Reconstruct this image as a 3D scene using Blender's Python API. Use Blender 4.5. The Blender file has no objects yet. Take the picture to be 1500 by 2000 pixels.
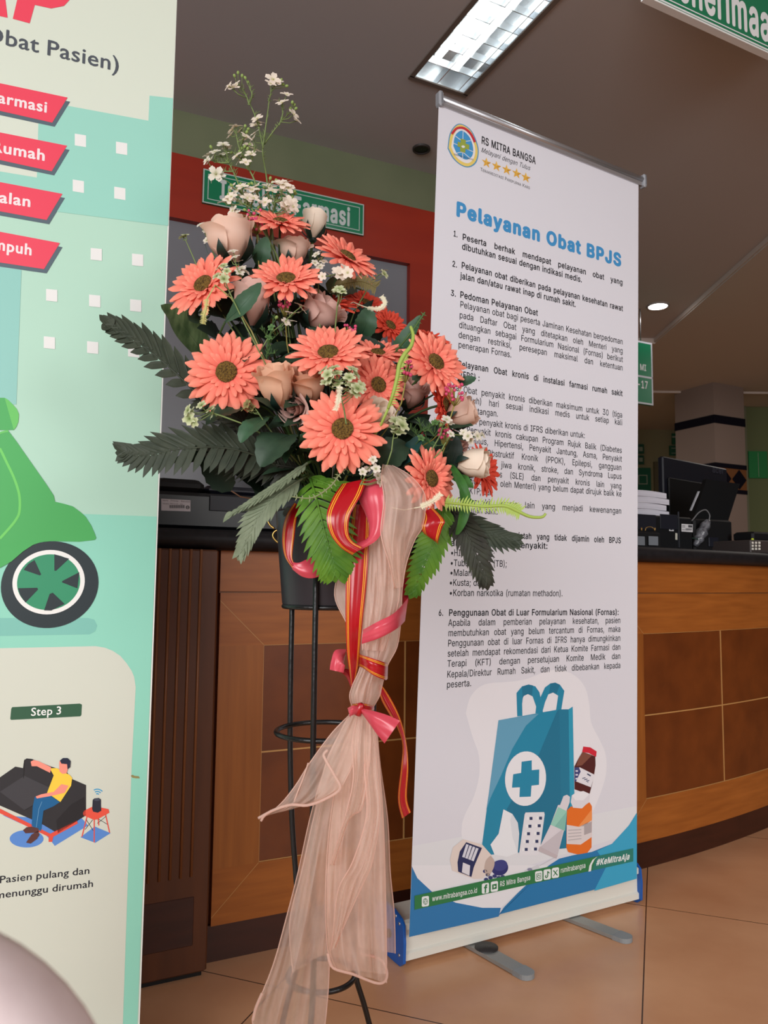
import bpy, math, random
from mathutils import Vector, Matrix
from mathutils.geometry import delaunay_2d_cdt

# ------------------------------------------------------------------ scene, camera, light
S = bpy.context.scene
COL = S.collection
V = Vector
S.view_settings.view_transform = 'Standard'
S.view_settings.look = 'None'
S.view_settings.gamma = 1
S.view_settings.use_curve_mapping = False
S.view_settings.exposure = -0.12

FPX = 1502.0
PITCH, ROLL, EYE = math.radians(5.1), math.radians(0.6), 0.94
FW = V((0, math.cos(PITCH), math.sin(PITCH)))
_up = V((1, 0, 0)).cross(FW)
RT = V((1, 0, 0)) * math.cos(ROLL) + _up * math.sin(ROLL)
UP = _up * math.cos(ROLL) - V((1, 0, 0)) * math.sin(ROLL)
EYEP = V((0, 0, EYE))
cam_d = bpy.data.cameras.new('camera')
cam = bpy.data.objects.new('camera', cam_d)
COL.objects.link(cam)
M = Matrix((RT, UP, -FW)).transposed().to_4x4()
M.translation = EYEP
cam.matrix_world = M
cam_d.sensor_fit = 'VERTICAL'
cam_d.sensor_height = 36
cam_d.lens = FPX / 2000 * 36
cam_d.clip_start = 0.02
cam_d.dof.use_dof = True
cam_d.dof.focus_distance = 1.5
cam_d.dof.aperture_fstop = 12.0
S.camera = cam

world = bpy.data.worlds.new('daylight')
S.world = world
world.use_nodes = True
world.node_tree.nodes['Background'].inputs[0].default_value = (0.86, 0.93, 1.0, 1)
world.node_tree.nodes['Background'].inputs[1].default_value = 0.25

def area(name, loc, target, sx, sy, watts, color=(1, 1, 1), spread=180):
    d = bpy.data.lights.new(name, 'AREA')
    d.shape = 'RECTANGLE'; d.size = sx; d.size_y = sy; d.energy = watts; d.color = color
    d.spread = math.radians(spread)
    o = bpy.data.objects.new(name, d)
    COL.objects.link(o)
    o.location = loc
    o.rotation_euler = (V(target) - V(loc)).to_track_quat('-Z', 'Y').to_euler()
    return o
# daylight through the glazed entrance behind the photographer
area('entrance_daylight', (-1.5, -2.6, 1.9), (0.35, 2.2, 0.9), 3.4, 2.2, 100, (0.985, 0.99, 1.0), 125)
area('side_daylight', (3.2, -1.8, 2.1), (1.3, 2.4, 0.3), 1.8, 1.8, 30, (1.0, 0.98, 0.96), 90)

area('hall_fill_light', (3.6, 5.4, 2.8), (3.6, 5.4, 0), 1.2, .6, 17, (1.0, .95, .88))  # added fill outside the frame, brightens the column and hall walls
area('far_hall_fill_light', (1.0, 7.6, 2.8), (1.0, 7.6, 0), 1.2, .6, 16, (1.0, .95, .85))  # second added fill, unseen, lifts the far wall behind the banner

# ------------------------------------------------------------------ helpers
def ray(px, py):
    return FW + RT * ((px - 750) / FPX) - UP * ((py - 1000) / FPX)
def at(px, py, Y):
    """point of the place seen at that pixel, Y metres in front of the lens"""
    d = ray(px, py)
    return EYEP + d * (Y / d.y)
def on_plane(px, py, p0, n):
    d = ray(px, py)
    return EYEP + d * (n.dot(p0 - EYEP) / n.dot(d))
def on_z(px, py, z):
    return on_plane(px, py, V((0, 0, z)), V((0, 0, 1)))

def lin(c):
    return tuple(((x / 255) / 12.92 if x / 255 <= .04045 else ((x / 255 + .055) / 1.055) ** 2.4) for x in c)
_mats = {}
def mat(name, rgb, rough=.6, spec=.4, metal=0.0, noise=None, bump=None, trans=0.0, sheen=0, coat=0):
    """procedural material; noise=(scale xyz, other rgb, amount), bump=(scale, strength)"""
    if name in _mats: return _mats[name]
    m = bpy.data.materials.new(name); m.use_nodes = True
    nt = m.node_tree; b = nt.nodes['Principled BSDF']
    b.inputs['Base Color'].default_value = (*lin(rgb), 1)
    b.inputs['Roughness'].default_value = rough
    b.inputs['Specular IOR Level'].default_value = spec
    b.inputs['Metallic'].default_value = metal
    if coat: b.inputs['Coat Weight'].default_value = coat
    if noise or bump:
        tc = nt.nodes.new('ShaderNodeTexCoord'); mp = nt.nodes.new('ShaderNodeMapping')
        nt.links.new(tc.outputs['Object'], mp.inputs['Vector'])
    if noise:
        sc, rgb2, lo, hi = noise
        mp.inputs['Scale'].default_value = sc
        nz = nt.nodes.new('ShaderNodeTexNoise'); nz.inputs['Scale'].default_value = 1; nz.inputs['Detail'].default_value = 5
        cr = nt.nodes.new('ShaderNodeValToRGB')
        cr.color_ramp.elements[0].position = lo; cr.color_ramp.elements[0].color = (*lin(rgb), 1)
        cr.color_ramp.elements[1].position = hi; cr.color_ramp.elements[1].color = (*lin(rgb2), 1)
        nt.links.new(mp.outputs[0], nz.inputs['Vector']); nt.links.new(nz.outputs[0], cr.inputs[0])
        nt.links.new(cr.outputs[0], b.inputs['Base Color'])
    if bump:
        bs, st = bump
        mp2 = nt.nodes.new('ShaderNodeMapping'); mp2.inputs['Scale'].default_value = bs
        nt.links.new(tc.outputs['Object'], mp2.inputs['Vector'])
        nb = nt.nodes.new('ShaderNodeTexNoise'); nb.inputs['Scale'].default_value = 1; nb.inputs['Detail'].default_value = 2
        bp = nt.nodes.new('ShaderNodeBump'); bp.inputs['Strength'].default_value = st; bp.inputs['Distance'].default_value = .01
        nt.links.new(mp2.outputs[0], nb.inputs['Vector']); nt.links.new(nb.outputs[0], bp.inputs['Height'])
        nt.links.new(bp.outputs[0], b.inputs['Normal'])
    if trans:
        tr = nt.nodes.new('ShaderNodeBsdfTranslucent'); mx = nt.nodes.new('ShaderNodeMixShader')
        tr.inputs[0].default_value = (*lin(rgb), 1)
        mx.inputs[0].default_value = trans
        nt.links.new(b.outputs[0], mx.inputs[1]); nt.links.new(tr.outputs[0], mx.inputs[2])
        nt.links.new(mx.outputs[0], nt.nodes['Material Output'].inputs[0])
        m['_tr'] = 1
    _mats[name] = m
    return m

def ramp_mat(name, stops, axis, rough=.6, spec=.3, trans=0.0, metal_stop=None, bump=None):
    """colour laid along (axis 1) or across (axis 0) the piece by its UV"""
    if name in _mats: return _mats[name]
    m = mat(name, stops[0][1], rough, spec, trans=trans)
    nt = m.node_tree; b = nt.nodes['Principled BSDF']
    uv = nt.nodes.new('ShaderNodeUVMap'); sx = nt.nodes.new('ShaderNodeSeparateXYZ'); cr = nt.nodes.new('ShaderNodeValToRGB')
    e = cr.color_ramp.elements
    while len(e) < len(stops): e.new(.5)
    for i, (p, c) in enumerate(stops):
        e[i].position = p; e[i].color = (*lin(c), 1)
    nt.links.new(uv.outputs[0], sx.inputs[0]); nt.links.new(sx.outputs[axis], cr.inputs[0])
    nt.links.new(cr.outputs[0], b.inputs['Base Color'])
    for n in nt.nodes:
        if n.type == 'BSDF_TRANSLUCENT': nt.links.new(cr.outputs[0], n.inputs[0])
    return m

def wloc(o):
    p = V((0, 0, 0))
    while o: p += o.location; o = o.parent
    return p
def tag(o, label=None, cat=None, group=None, kind=None):
    if label: o['label'] = label
    if cat: o['category'] = cat
    if group: o['group'] = group
    if kind: o['kind'] = kind
    return o
def thing(name, loc, label, cat, group=None):
    o = bpy.data.objects.new(name, None); COL.objects.link(o)
    o.location = loc; o.empty_display_size = .05
    return tag(o, label, cat, group)

class MB:
    """collects shapes, builds ONE mesh object"""
    def __init__(s): s.v = []; s.f = []; s.m = []; s.uv = {}; s.mi = 0; s.sm = []
    def add(s, vs, fs, uvs=None, smooth=False):
        o = len(s.v); s.v += [V(p) for p in vs]
        for f in fs: s.f.append(tuple(i + o for i in f)); s.m.append(s.mi); s.sm.append(smooth)
        if uvs:
            for i, t in enumerate(uvs): s.uv[o + i] = t
    def frame_box(s, o, a, b, c):
        """box from corner o along the three edge vectors"""
        o, a, b, c = V(o), V(a), V(b), V(c)
        vs = [o, o + a, o + a + b, o + b, o + c, o + a + c, o + a + b + c, o + b + c]
        s.add(vs, [(0, 3, 2, 1), (4, 5, 6, 7), (0, 1, 5, 4), (1, 2, 6, 5), (2, 3, 7, 6), (3, 0, 4, 7)])
    def box(s, lo, hi):
        lo, hi = V(lo), V(hi); d = hi - lo
        s.frame_box(lo, (d.x, 0, 0), (0, d.y, 0), (0, 0, d.z))
    def bbox(s, o, a, b, c, r):
        """box with chamfered edges: three crossing prisms hulled by profile"""
        o, a, b, c = V(o), V(a), V(b), V(c)
        la, lb, lc = a.length, b.length, c.length
        ua, ub, uc = a / la, b / lb, c / lc
        r = min(r, la * .45, lb * .45, lc * .45)
        vs = []; 
        for k, (z, ins) in enumerate(((0, r), (r, 0), (lc - r, 0), (lc, r))):
            q = [(ins + r, ins), (la - ins - r, ins), (la - ins, ins + r), (la - ins, lb - ins - r), (la - ins - r, lb - ins), (ins + r, lb - ins), (ins, lb - ins - r), (ins, ins + r)]
            vs += [o + ua * x + ub * y + uc * z for x, y in q]
        fs = [tuple(range(7, -1, -1)), tuple(range(24, 32))]
        for k in range(3):
            for i in range(8):
                j = (i + 1) % 8
                fs.append((k * 8 + i, k * 8 + j, k * 8 + 8 + j, k * 8 + 8 + i))
        s.add(vs, fs)
    def tube(s, pts, r, n=8, cap=True, closed=False):
        pts = [V(p) for p in pts]; N = len(pts)
        rs = r if isinstance(r, (list, tuple)) else [r] * N
        vs = []; prev = None
        for i, p in enumerate(pts):
            if closed: t = pts[(i + 1) % N] - pts[i - 1]
            else: t = pts[min(i + 1, N - 1)] - pts[max(i - 1, 0)]
            if t.length < 1e-9: t = V((0, 0, 1))
            t.normalize()
            if prev is None:
                a = t.cross(V((0, 0, 1)));
                if a.length < .1: a = t.cross(V((0, 1, 0)))
            else: a = prev - t * prev.dot(t)
            if a.length < 1e-6: a = t.orthogonal()
            a.normalize(); prev = a; b = t.cross(a)
            vs += [p + (a * math.cos(2 * math.pi * k / n) + b * math.sin(2 * math.pi * k / n)) * rs[i] for k in range(n)]
        fs = []
        for i in range(N if closed else N - 1):
            j = (i + 1) % N
            for k in range(n):
                l = (k + 1) % n
                fs.append((i * n + k, i * n + l, j * n + l, j * n + k))
        if cap and not closed: fs += [tuple(range(n - 1, -1, -1)), tuple(range((N - 1) * n, N * n))]
        s.add(vs, fs, smooth=True)
    def lathe(s, c, prof, n=32, smooth=True, axis=V((0, 0, 1)), cap=False):
        c = V(c); axis = V(axis).normalized(); a = axis.orthogonal().normalized(); b = axis.cross(a)
        vs = []; fs = []
        for r, z in prof:
            vs += [c + axis * z + (a * math.cos(2 * math.pi * k / n) + b * math.sin(2 * math.pi * k / n)) * r for k in range(n)]
        for i in range(len(prof) - 1):
            for k in range(n):
                l = (k + 1) % n
                fs.append((i * n + k, i * n + l, i * n + n + l, i * n + n + k))
        if cap: fs += [tuple(range(n - 1, -1, -1)), tuple(range((len(prof) - 1) * n, len(prof) * n))]
        s.add(vs, fs, smooth=smooth)
    def ball(s, c, r, n=8, squash=1.0, axis=(0, 0, 1)):
        prof = [(max(r * math.sin(math.pi * i / (n // 2 + 1)), r * .02), -r * squash * math.cos(math.pi * i / (n // 2 + 1))) for i in range(n // 2 + 2)]
        s.lathe(c, prof, n, axis=V(axis))
    def grid(s, rows, smooth=True, uv=True):
        nr, nc = len(rows), len(rows[0])
        vs = [p for r in rows for p in r]
        fs = [(i * nc + j, i * nc + j + 1, (i + 1) * nc + j + 1, (i + 1) * nc + j) for i in range(nr - 1) for j in range(nc - 1)]
        s.add(vs, fs, [(j / (nc - 1), i / (nr - 1)) for i in range(nr) for j in range(nc)] if uv else None, smooth)
    def build(s, name, mats, parent=None):
        if not isinstance(mats, (list, tuple)): mats = [mats]
        off = wloc(parent) if parent else V((0, 0, 0))
        me = bpy.data.meshes.new(name)
        me.from_pydata([tuple(p - off) for p in s.v], [], s.f)
        for m in mats: me.materials.append(m)
        me.polygons.foreach_set('material_index', s.m)
        me.polygons.foreach_set('use_smooth', s.sm)
        if s.uv:
            ul = me.uv_layers.new(name='UVMap')
            for l in me.loops: ul.data[l.index].uv = s.uv.get(l.vertex_index, (0, 0))
        me.update()
        o = bpy.data.objects.new(name, me); COL.objects.link(o)
        if parent: o.parent = parent
        return o

def cat_rom(pts, n):
    """smooth interpolation through tuples"""
    P = [tuple(map(float, p)) for p in pts]; out = []
    N = len(P)
    for i in range(n):
        t = i / (n - 1) * (N - 1); k = min(int(t), N - 2); f = t - k
        p0, p1, p2, p3 = P[max(k - 1, 0)], P[k], P[k + 1], P[min(k + 2, N - 1)]
        out.append(tuple(.5 * (2 * b + (c - a) * f + (2 * a - 5 * b + 4 * c - d) * f * f + (3 * b - a - 3 * c + d) * f ** 3) for a, b, c, d in zip(p0, p1, p2, p3)))
    return out
def tex_struct(o, kind='structure'):
    o['kind'] = kind; return o

# ------------------------------------------------------------------ flat prints on a board (text, drawings)
_gl = {}
try:      # the plain sans face that ships inside Blender, else its built-in one
    import os
    FONT = bpy.data.fonts.load(os.path.join(bpy.utils.system_resource('DATAFILES'), 'fonts', 'Inter.woff2'))
except Exception:
    FONT = None
FACE = [FONT]
def glyph(ch, bold):
    k_ = (ch, bold, FACE[0] is None)
    if k_ in _gl: return _gl[k_]
    def outline(s):
        cu = bpy.data.curves.new('g', 'FONT'); cu.body = s; cu.size = 1; cu.resolution_u = 3; cu.fill_mode = 'NONE'
        if FACE[0]: cu.font = FACE[0]
        ob = bpy.data.objects.new('g', cu); COL.objects.link(ob)
        dg = bpy.context.evaluated_depsgraph_get()
        me = bpy.data.meshes.new_from_object(ob.evaluated_get(dg))
        vs = [(v.co.x, v.co.y) for v in me.vertices]; es = [tuple(e.vertices) for e in me.edges]
        bpy.data.objects.remove(ob); bpy.data.curves.remove(cu); bpy.data.meshes.remove(me)
        return vs, es
    def loops(es):
        nb = {}
        for a, b in es: nb.setdefault(a, []).append(b); nb.setdefault(b, []).append(a)
        seen = set(); out = []
        for a in nb:
            if a in seen: continue
            lp = [a]; seen.add(a); c = a
            while True:
                nx = [q for q in nb[c] if q not in seen]
                if not nx: break
                c = min(nx, key=lambda q: abs(q - c)); lp.append(c); seen.add(c)
            out.append(lp)
        return out
    vs, es = outline(ch); vs2, fs2 = [], []
    if vs:
        lps = loops(es)
        # winding by nesting: consecutive order of the outline tells its direction
        lps = [sorted(l) for l in lps]
        P2 = [V((x, y)) for x, y in vs]
        ce = [(l[k], l[(k + 1) % len(l)]) for l in lps for k in range(len(l))]
        ov, oe, of, _1, _2, _3 = delaunay_2d_cdt(P2, ce, [], 0, 1e-7)
        for f in of:
            c = sum((ov[k] for k in f), V((0, 0))) / len(f); wn = 0
            for l in lps:
                for k in range(len(l)):
                    a, b = vs[l[k]], vs[l[(k + 1) % len(l)]]
                    if (a[1] <= c.y) != (b[1] <= c.y):
                        x = a[0] + (c.y - a[1]) / (b[1] - a[1]) * (b[0] - a[0])
                        if x > c.x: wn += 1 if b[1] > a[1] else -1
            if wn: fs2.append(tuple(f))
        vs2 = [(v.x, v.y) for v in ov]
    if bold and vs2:          # heavier face: the letter printed several times, a hair apart
        n0 = len(vs2); base_v, base_f = list(vs2), list(fs2); vs2, fs2 = [], []
        offs = [(bold, 0), (-bold, 0), (0, bold * .8), (0, -bold * .8)] + ([(bold * .7, bold * .6), (-bold * .7, bold * .6), (bold * .7, -bold * .6), (-bold * .7, -bold * .6)] if bold > .02 else [])
        for k, (ox, oy) in enumerate(offs):
            vs2 += [(x + ox, y + oy, k * .11) for x, y in base_v]; fs2 += [tuple(q + k * n0 for q in f) for f in base_f]
    w = lambda q: max(p[0] for p in q) - min(p[0] for p in q)
    adv = w(outline('H' + ch + 'H')[0]) - w(outline('HH')[0]) + max(bold, 0) * 1.6
    _gl[k_] = ([(q[0], q[1], q[2] if len(q) > 2 else 0) for q in vs2], fs2, adv)
    return _gl[k_]
_caph = {}
def caph(bold):
    k = (bold, FACE[0] is None)
    if k not in _caph: _caph[k] = max(p[1] for p in glyph('H', bold)[0])
    return _caph[k]

class Print:
    """printed matter on a flat board: origin o, across u, up v, out n"""
    def __init__(s, o, u, v, n, shear=0.0):
        s.o, s.u, s.v, s.n = V(o), V(u), V(v), V(n); s.mb = MB(); s.pal = []; s.k = 0; s.shear = shear
        s.step = .00022
    def mi(s, rgb):
        rgb = tuple(rgb)
        if rgb not in s.pal: s.pal.append(rgb)
        s.mb.mi = s.pal.index(rgb)
    def uvp(s, px, py):
        p = on_plane(px, py, s.o, s.n) - s.o
        return p.dot(s.u), p.dot(s.v) / s.v.dot(s.v)
    def pt(s, a, b, L): return s.o + s.u * a + s.v * b + s.n * (L * s.step)
    def poly_uv(s, pts, rgb, L):
        s.mi(rgb); vs = [s.pt(a, b, L) for a, b in pts]
        area2 = sum(pts[i - 1][0] * pts[i][1] - pts[i][0] * pts[i - 1][1] for i in range(len(pts)))
        idx = tuple(range(len(pts))) if area2 > 0 else tuple(range(len(pts) - 1, -1, -1))
        s.mb.add(vs, [idx])
    def poly(s, pts, rgb, L, smooth=0):
        if smooth: pts = cat_rom(list(pts) + [pts[0]], smooth)[:-1]
        s.poly_uv([s.uvp(*p) for p in pts], rgb, L)
    def ell(s, cx, cy, rx, ry, rgb, L, rot=0, n=36):
        c, q = math.cos(math.radians(rot)), math.sin(math.radians(rot))
        s.poly([(cx + rx * math.cos(2 * math.pi * i / n) * c - ry * math.sin(2 * math.pi * i / n) * q, cy + rx * math.cos(2 * math.pi * i / n) * q + ry * math.sin(2 * math.pi * i / n) * c) for i in range(n)], rgb, L)
    def line(s, pts, w, rgb, L, smooth=0):
        if smooth: pts = cat_rom(pts, smooth)
        for i in range(len(pts) - 1):
            (x0, y0), (x1, y1) = pts[i], pts[i + 1]; l = math.hypot(x1 - x0, y1 - y0) or 1
            nx, ny = -(y1 - y0) / l * w / 2, (x1 - x0) / l * w / 2
            s.poly([(x0 + nx, y0 + ny), (x1 + nx, y1 + ny), (x1 - nx, y1 - ny), (x0 - nx, y0 - ny)], rgb, L)
    def text(s, txt, pL, pR, hpx, rgb, L, bold=0.0, just=True, cond=.82, slant=0.0, small=None):
        """txt between two baseline pixels; hpx = capital height at the left end"""
        a0 = s.uvp(*pL); a1 = s.uvp(*pR); dx, dy = a1[0] - a0[0], a1[1] - a0[1]
        W = math.hypot(dx, dy); d = (dx / W, dy / W)
        h = s.uvp(pL[0], pL[1] - hpx)[1] - a0[1]
        h2 = s.uvp(pR[0], pR[1] - hpx)[1] - a1[1]
        sz = h / caph(bold)
        words = txt.split(' '); lay = []
        for w in words:
            x = 0; g = []
            for ch in w:
                k = 1.0
                if small and ch.islower(): ch = ch.upper(); k = small
                gl = glyph(ch, bold); g.append((gl, x, k)); x += gl[2] * k
            lay.append((g, x))
        tot = sum(x for _, x in lay); sp = .26
        ng = len(words) - 1
        if just and ng:
            xs = cond * sz
            gap = (W - tot * xs) / ng
            if gap < .17 * sz:
                gap = .17 * sz; xs = (W - gap * ng) / tot
            if gap > .75 * sz:
                gap = .75 * sz; xs = (W - gap * ng) / tot
        else:
            xs = W / (tot + sp * ng); gap = sp * xs
        s.mi(rgb); cx = 0
        sh = s.shear + slant
        for g, x in lay:
            for (vs, fs, adv), gx, k in g:
                q = []
                for vx, vy, vl in vs:
                    X = cx + (gx + vx * k) * xs; Y = vy * sz * k
                    q.append(s.pt(a0[0] + d[0] * X + Y * sh, a0[1] + d[1] * X + Y, L + vl))
                s.mb.add(q, fs)
            cx += x * xs + gap
    def build(s, name, parent, rough=.5, spec=.35, bump=None, first=None):
        ms = []
        for c in s.pal:
            ms.append(mat('print_%d_%d_%d_%s' % (*c, name[:3]), c, rough, spec, bump=bump))
        return s.mb.build(name, ms, parent)

def rgba(*c): return c
rnd = random.Random(7)
# ------------------------------------------------------------------ directions of the place
A63 = math.radians(63.6)
WU = V((math.sin(A63), math.cos(A63), 0))          # along the counter, away to the right
WN = V((math.cos(A63), -math.sin(A63), 0))         # out of the counter towards the visitors
Z = V((0, 0, 1))
C0 = V((-.267, 2.055, 0))                          # a point on the counter front

# ------------------------------------------------------------------ room shell
def floor_mat():
    m = mat('floor_marble', (218, 166, 126), .25, .4, noise=((2.6, 2.6, 2.6), (196, 142, 104), .35, .7))
    nt = m.node_tree; b = nt.nodes['Principled BSDF']
    base = b.inputs['Base Color'].links[0].from_socket
    g = nt.nodes.new('ShaderNodeNewGeometry')
    fac = None
    for d, off in (((.354, .935, 0), .5106 * .354 + 1.5876 * .935), ((.942, -.335, 0), .5106 * .942 - 1.5876 * .335)):
        dt = nt.nodes.new('ShaderNodeVectorMath'); dt.operation = 'DOT_PRODUCT'; dt.inputs[1].default_value = d
        nt.links.new(g.outputs['Position'], dt.inputs[0])
        a = nt.nodes.new('ShaderNodeMath'); a.operation = 'SUBTRACT'; a.inputs[1].default_value = off
        nt.links.new(dt.outputs['Value'], a.inputs[0])
        p = nt.nodes.new('ShaderNodeMath'); p.operation = 'PINGPONG'; p.inputs[1].default_value = .4
        nt.links.new(a.outputs[0], p.inputs[0])
        c = nt.nodes.new('ShaderNodeMath'); c.operation = 'LESS_THAN'; c.inputs[1].default_value = .0016
        nt.links.new(p.outputs[0], c.inputs[0])
        if fac is None: fac = c
        else:
            mx = nt.nodes.new('ShaderNodeMath'); mx.operation = 'MAXIMUM'
            nt.links.new(fac.outputs[0], mx.inputs[0]); nt.links.new(c.outputs[0], mx.inputs[1]); fac = mx
    mixn = nt.nodes.new('ShaderNodeMix'); mixn.data_type = 'RGBA'
    nt.links.new(fac.outputs[0], mixn.inputs[0]); nt.links.new(base, mixn.inputs[6])
    mixn.inputs[7].default_value = (*lin((72, 50, 38)), 1)
    nt.links.new(mixn.outputs[2], b.inputs['Base Color'])
    # fine veins
    return m
f = MB(); f.box((-4.2, -3, -.1), (8, 10, 0)); tag(f.build('floor', floor_mat()), kind='structure')

CEIL = mat('ceiling_paint', (196, 190, 190), .9, .1)
hx = V((.095, 2.835, 2.9)); LW, LL = .235, 1.2       # opening of the recessed lamp
hole = [hx, hx + WU * LW, hx + WU * LW + WN * LL, hx + WN * LL]
cm = MB()
oc = [V((-4.2, 6.05, 2.9)), V((2.16, 6.05, 2.9)), V((2.16, -3, 2.9)), V((-4.2, -3, 2.9))]
cm.add(oc + hole, [(0, 1, 5, 4), (1, 2, 6, 5), (2, 3, 7, 6), (3, 0, 4, 7)])
cm.add([(-4.2, -3, 3.1), (8, -3, 3.1), (8, 10, 3.1), (-4.2, 10, 3.1)], [(0, 1, 2, 3)])
tag(cm.build('ceiling', CEIL), kind='structure')
cm = MB(); cm.box((2.16, -3, 2.86), (8, 10, 3.1)); cm.box((-4.2, 6.05, 2.86), (2.16, 10, 3.1))
tag(cm.build('ceiling_soffit', mat('soffit_paint', (200, 192, 184), .9, .1)), kind='structure')
for i, (lo, hi) in enumerate((((2.15, -3, 2.868), (2.16, 6.05, 2.9)), ((-4.2, 6.02, 2.855), (2.16, 6.05, 2.9)), ((1.2, 7.55, 2.84), (8, 7.58, 2.86)))):
    t = MB(); t.box(lo, hi); tag(t.build('trim_%d' % (i + 1), mat('cove_white', (205, 190, 180), .6)), kind='structure')

GREENW = mat('wall_green', (118, 123, 96), .85, .15, noise=((3, 3, 3), (110, 116, 90), .4, .7))
BEIGEW = mat('wall_beige', (150, 142, 108), .85, .15)
def wall(name, lo, hi, m):
    w = MB(); w.box(lo, hi); return tag(w.build(name, m), kind='structure')
wall('wall_left', (-4.3, -3, 0), (-4.2, 10, 3.1), GREENW)
wall('wall_right', (8, -3, 0), (8.1, 10, 3.1), GREENW)
wall('wall_far', (-4.2, 9.5, 0), (8, 9.6, 3.1), BEIGEW)

# wall of the dispensary behind the counter
A66 = math.radians(66)
BU = V((math.sin(A66), math.cos(A66), 0)); BN = V((math.cos(A66), -math.sin(A66), 0)); B0 = V((-.9, 3.06, 0))
def bw(s, z, out=0): return B0 + BU * s + Z * z + BN * out
w = MB(); w.frame_box(bw(-3.2, 0, -.12), BU * 5.0, BN * .12, Z * 2.9)
tag(w.build('wall_back', GREENW), kind='structure')
RED = mat('red_lacquer', (158, 44, 22), .45, .4, noise=((2, 2, 9), (146, 38, 20), .4, .7))
r = MB()
r.frame_box(bw(-2.6, 2.41, 0), BU * 3.84, BN * .045, Z * .275)
r.frame_box(bw(1.085, 0, 0), BU * .31, BN * .045, Z * 2.41)
tag(r.build('trim_4', RED), kind='structure')
g = MB()
g.frame_box(bw(-2.6, .9, 0), BU * 3.685, BN * .012, Z * 1.51)
tag(g.build('window_1', mat('frosted_panel', (128, 128, 134), .35, .5)), kind='structure')
def board(o, u, v, n, th, m, name, parent):
    b = MB(); b.frame_box(o, u, v, n * -th); return b.build(name, m, parent)

# the sign on the red beam
GREEN = (14, 122, 82)
WHITE = (232, 232, 232)
SGREEN = mat('sign_green', GREEN, .35, .5)
SWHITE = mat('sign_white', (232, 232, 230), .4)
so = bw(.122, 2.492, .058)
sg = thing('wall_sign', bw(.48, 2.49, .05), 'long green sign with white lettering on the red beam behind the flowers', 'sign')
board(so, BU * .722, Z * .146, BN, .012, SGREEN, 'sign_board', sg)
pr = Print(so, BU, Z, BN)
def rect_line(pr, x0, y0, x1, y1, w, rgb, L):
    for a, b, c, d in ((x0, y0, x1, y0 + w), (x0, y1 - w, x1, y1), (x0, y0 + w, x0 + w, y1 - w), (x1 - w, y0 + w, x1, y1 - w)):
        pr.poly_uv([(a, b), (c, b), (c, d), (a, d)], rgb, L)
rect_line(pr, 0, 0, .722, .146, .005, (190, 200, 195), 2)
rect_line(pr, .02, .018, .702, .128, .0035, (190, 200, 195), 2)
def text_uv(pr, txt, x0, x1, y, h, rgb, L, bold=0, shear=0):
    """text on the board in its own metres"""
    gs = [glyph(c, bold) if c != ' ' else None for c in txt]
    tot = sum(g[2] if g else .22 for g in gs); xs = (x1 - x0) / tot; sz = h / caph(bold)
    pr.mi(rgb); cx = x0
    for g in gs:
        if g:
            pr.mb.add([pr.pt(cx + a * xs + b * sz * shear, y + b * sz, L + l) for a, b, l in g[0]], g[1]); cx += g[2] * xs
        else: cx += .22 * xs
text_uv(pr, 'Instalasi Farmasi', .07, .66, .032, .084, (205, 210, 208), 3, .032)
pr.build('lettering', sg)

# notice on the frosted panel
no = bw(1.0, 1.0, .014); p_a = on_plane(752, 640, no, BN); p_b = on_plane(772, 613, no, BN)
nt_ = thing('notice', p_a, 'small white paper notice with red border beside the red post', 'notice')
s0, s1 = (p_a - B0).dot(BU), (p_b - B0).dot(BU); z0, z1 = p_a.z, p_b.z
board(bw(s0 - .03, z0 - .03, .016), BU * (s1 - s0 + .03), Z * (z1 - z0 + .03), BN, .002, mat('notice_paper', (214, 210, 205), .6), 'paper', nt_)
pr = Print(bw(s0 - .03, z0 - .03, .016), BU, Z, BN)
rect_line(pr, .004, .004, s1 - s0 + .026, z1 - z0 + .026, .004, (170, 30, 40), 2)
pr.build('border', nt_)

# sign hanging over the aisle, top right
ho = at(1400, 55, 2.3); ho = V((ho.x, ho.y, ho.z))
pL, pR = on_plane(1262, -16, ho, WN), on_plane(1600, 154, ho, WN)
zb = (pL.z + pR.z) / 2; L0 = V((pL.x, pL.y, zb)); wS = (V((pR.x, pR.y, zb)) - L0).length
hs = thing('hanging_sign', L0 + WU * wS / 2, 'large green hanging sign with white letters at the top right corner', 'sign')
board(L0, WU * wS, Z * .24, WN, .02, SGREEN, 'sign_board', hs)
e = MB(); e.frame_box(L0 - WN * .022 - Z * .006, WU * wS, WN * .024, Z * .006); e.build('edge_strip', SWHITE, hs)
e = MB()
for q in (.06, wS - .06): e.tube([L0 + WU * q + Z * .24 - WN * .01, V((*(L0 + WU * q - WN * .01).xy, 2.9 if (L0 + WU * q).x < 2.1 else 2.86))], .003)
e.build('hanger', mat('wire_steel', (150, 150, 150), .4, metal=.8), hs)
pr = Print(L0, WU, Z, WN)
rect_line(pr, .004, .004, wS - .004, .236, .006, WHITE, 2)
rect_line(pr, .016, .018, wS - .016, .222, .004, WHITE, 2)
a0 = pr.uvp(1295, -14); a1 = pr.uvp(1530, 92)
text_uv(pr, 'Penerimaan', a0[0], a1[0], (a0[1] + a1[1]) / 2, .128, WHITE, 3, .028)
pr.build('lettering', hs)

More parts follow.
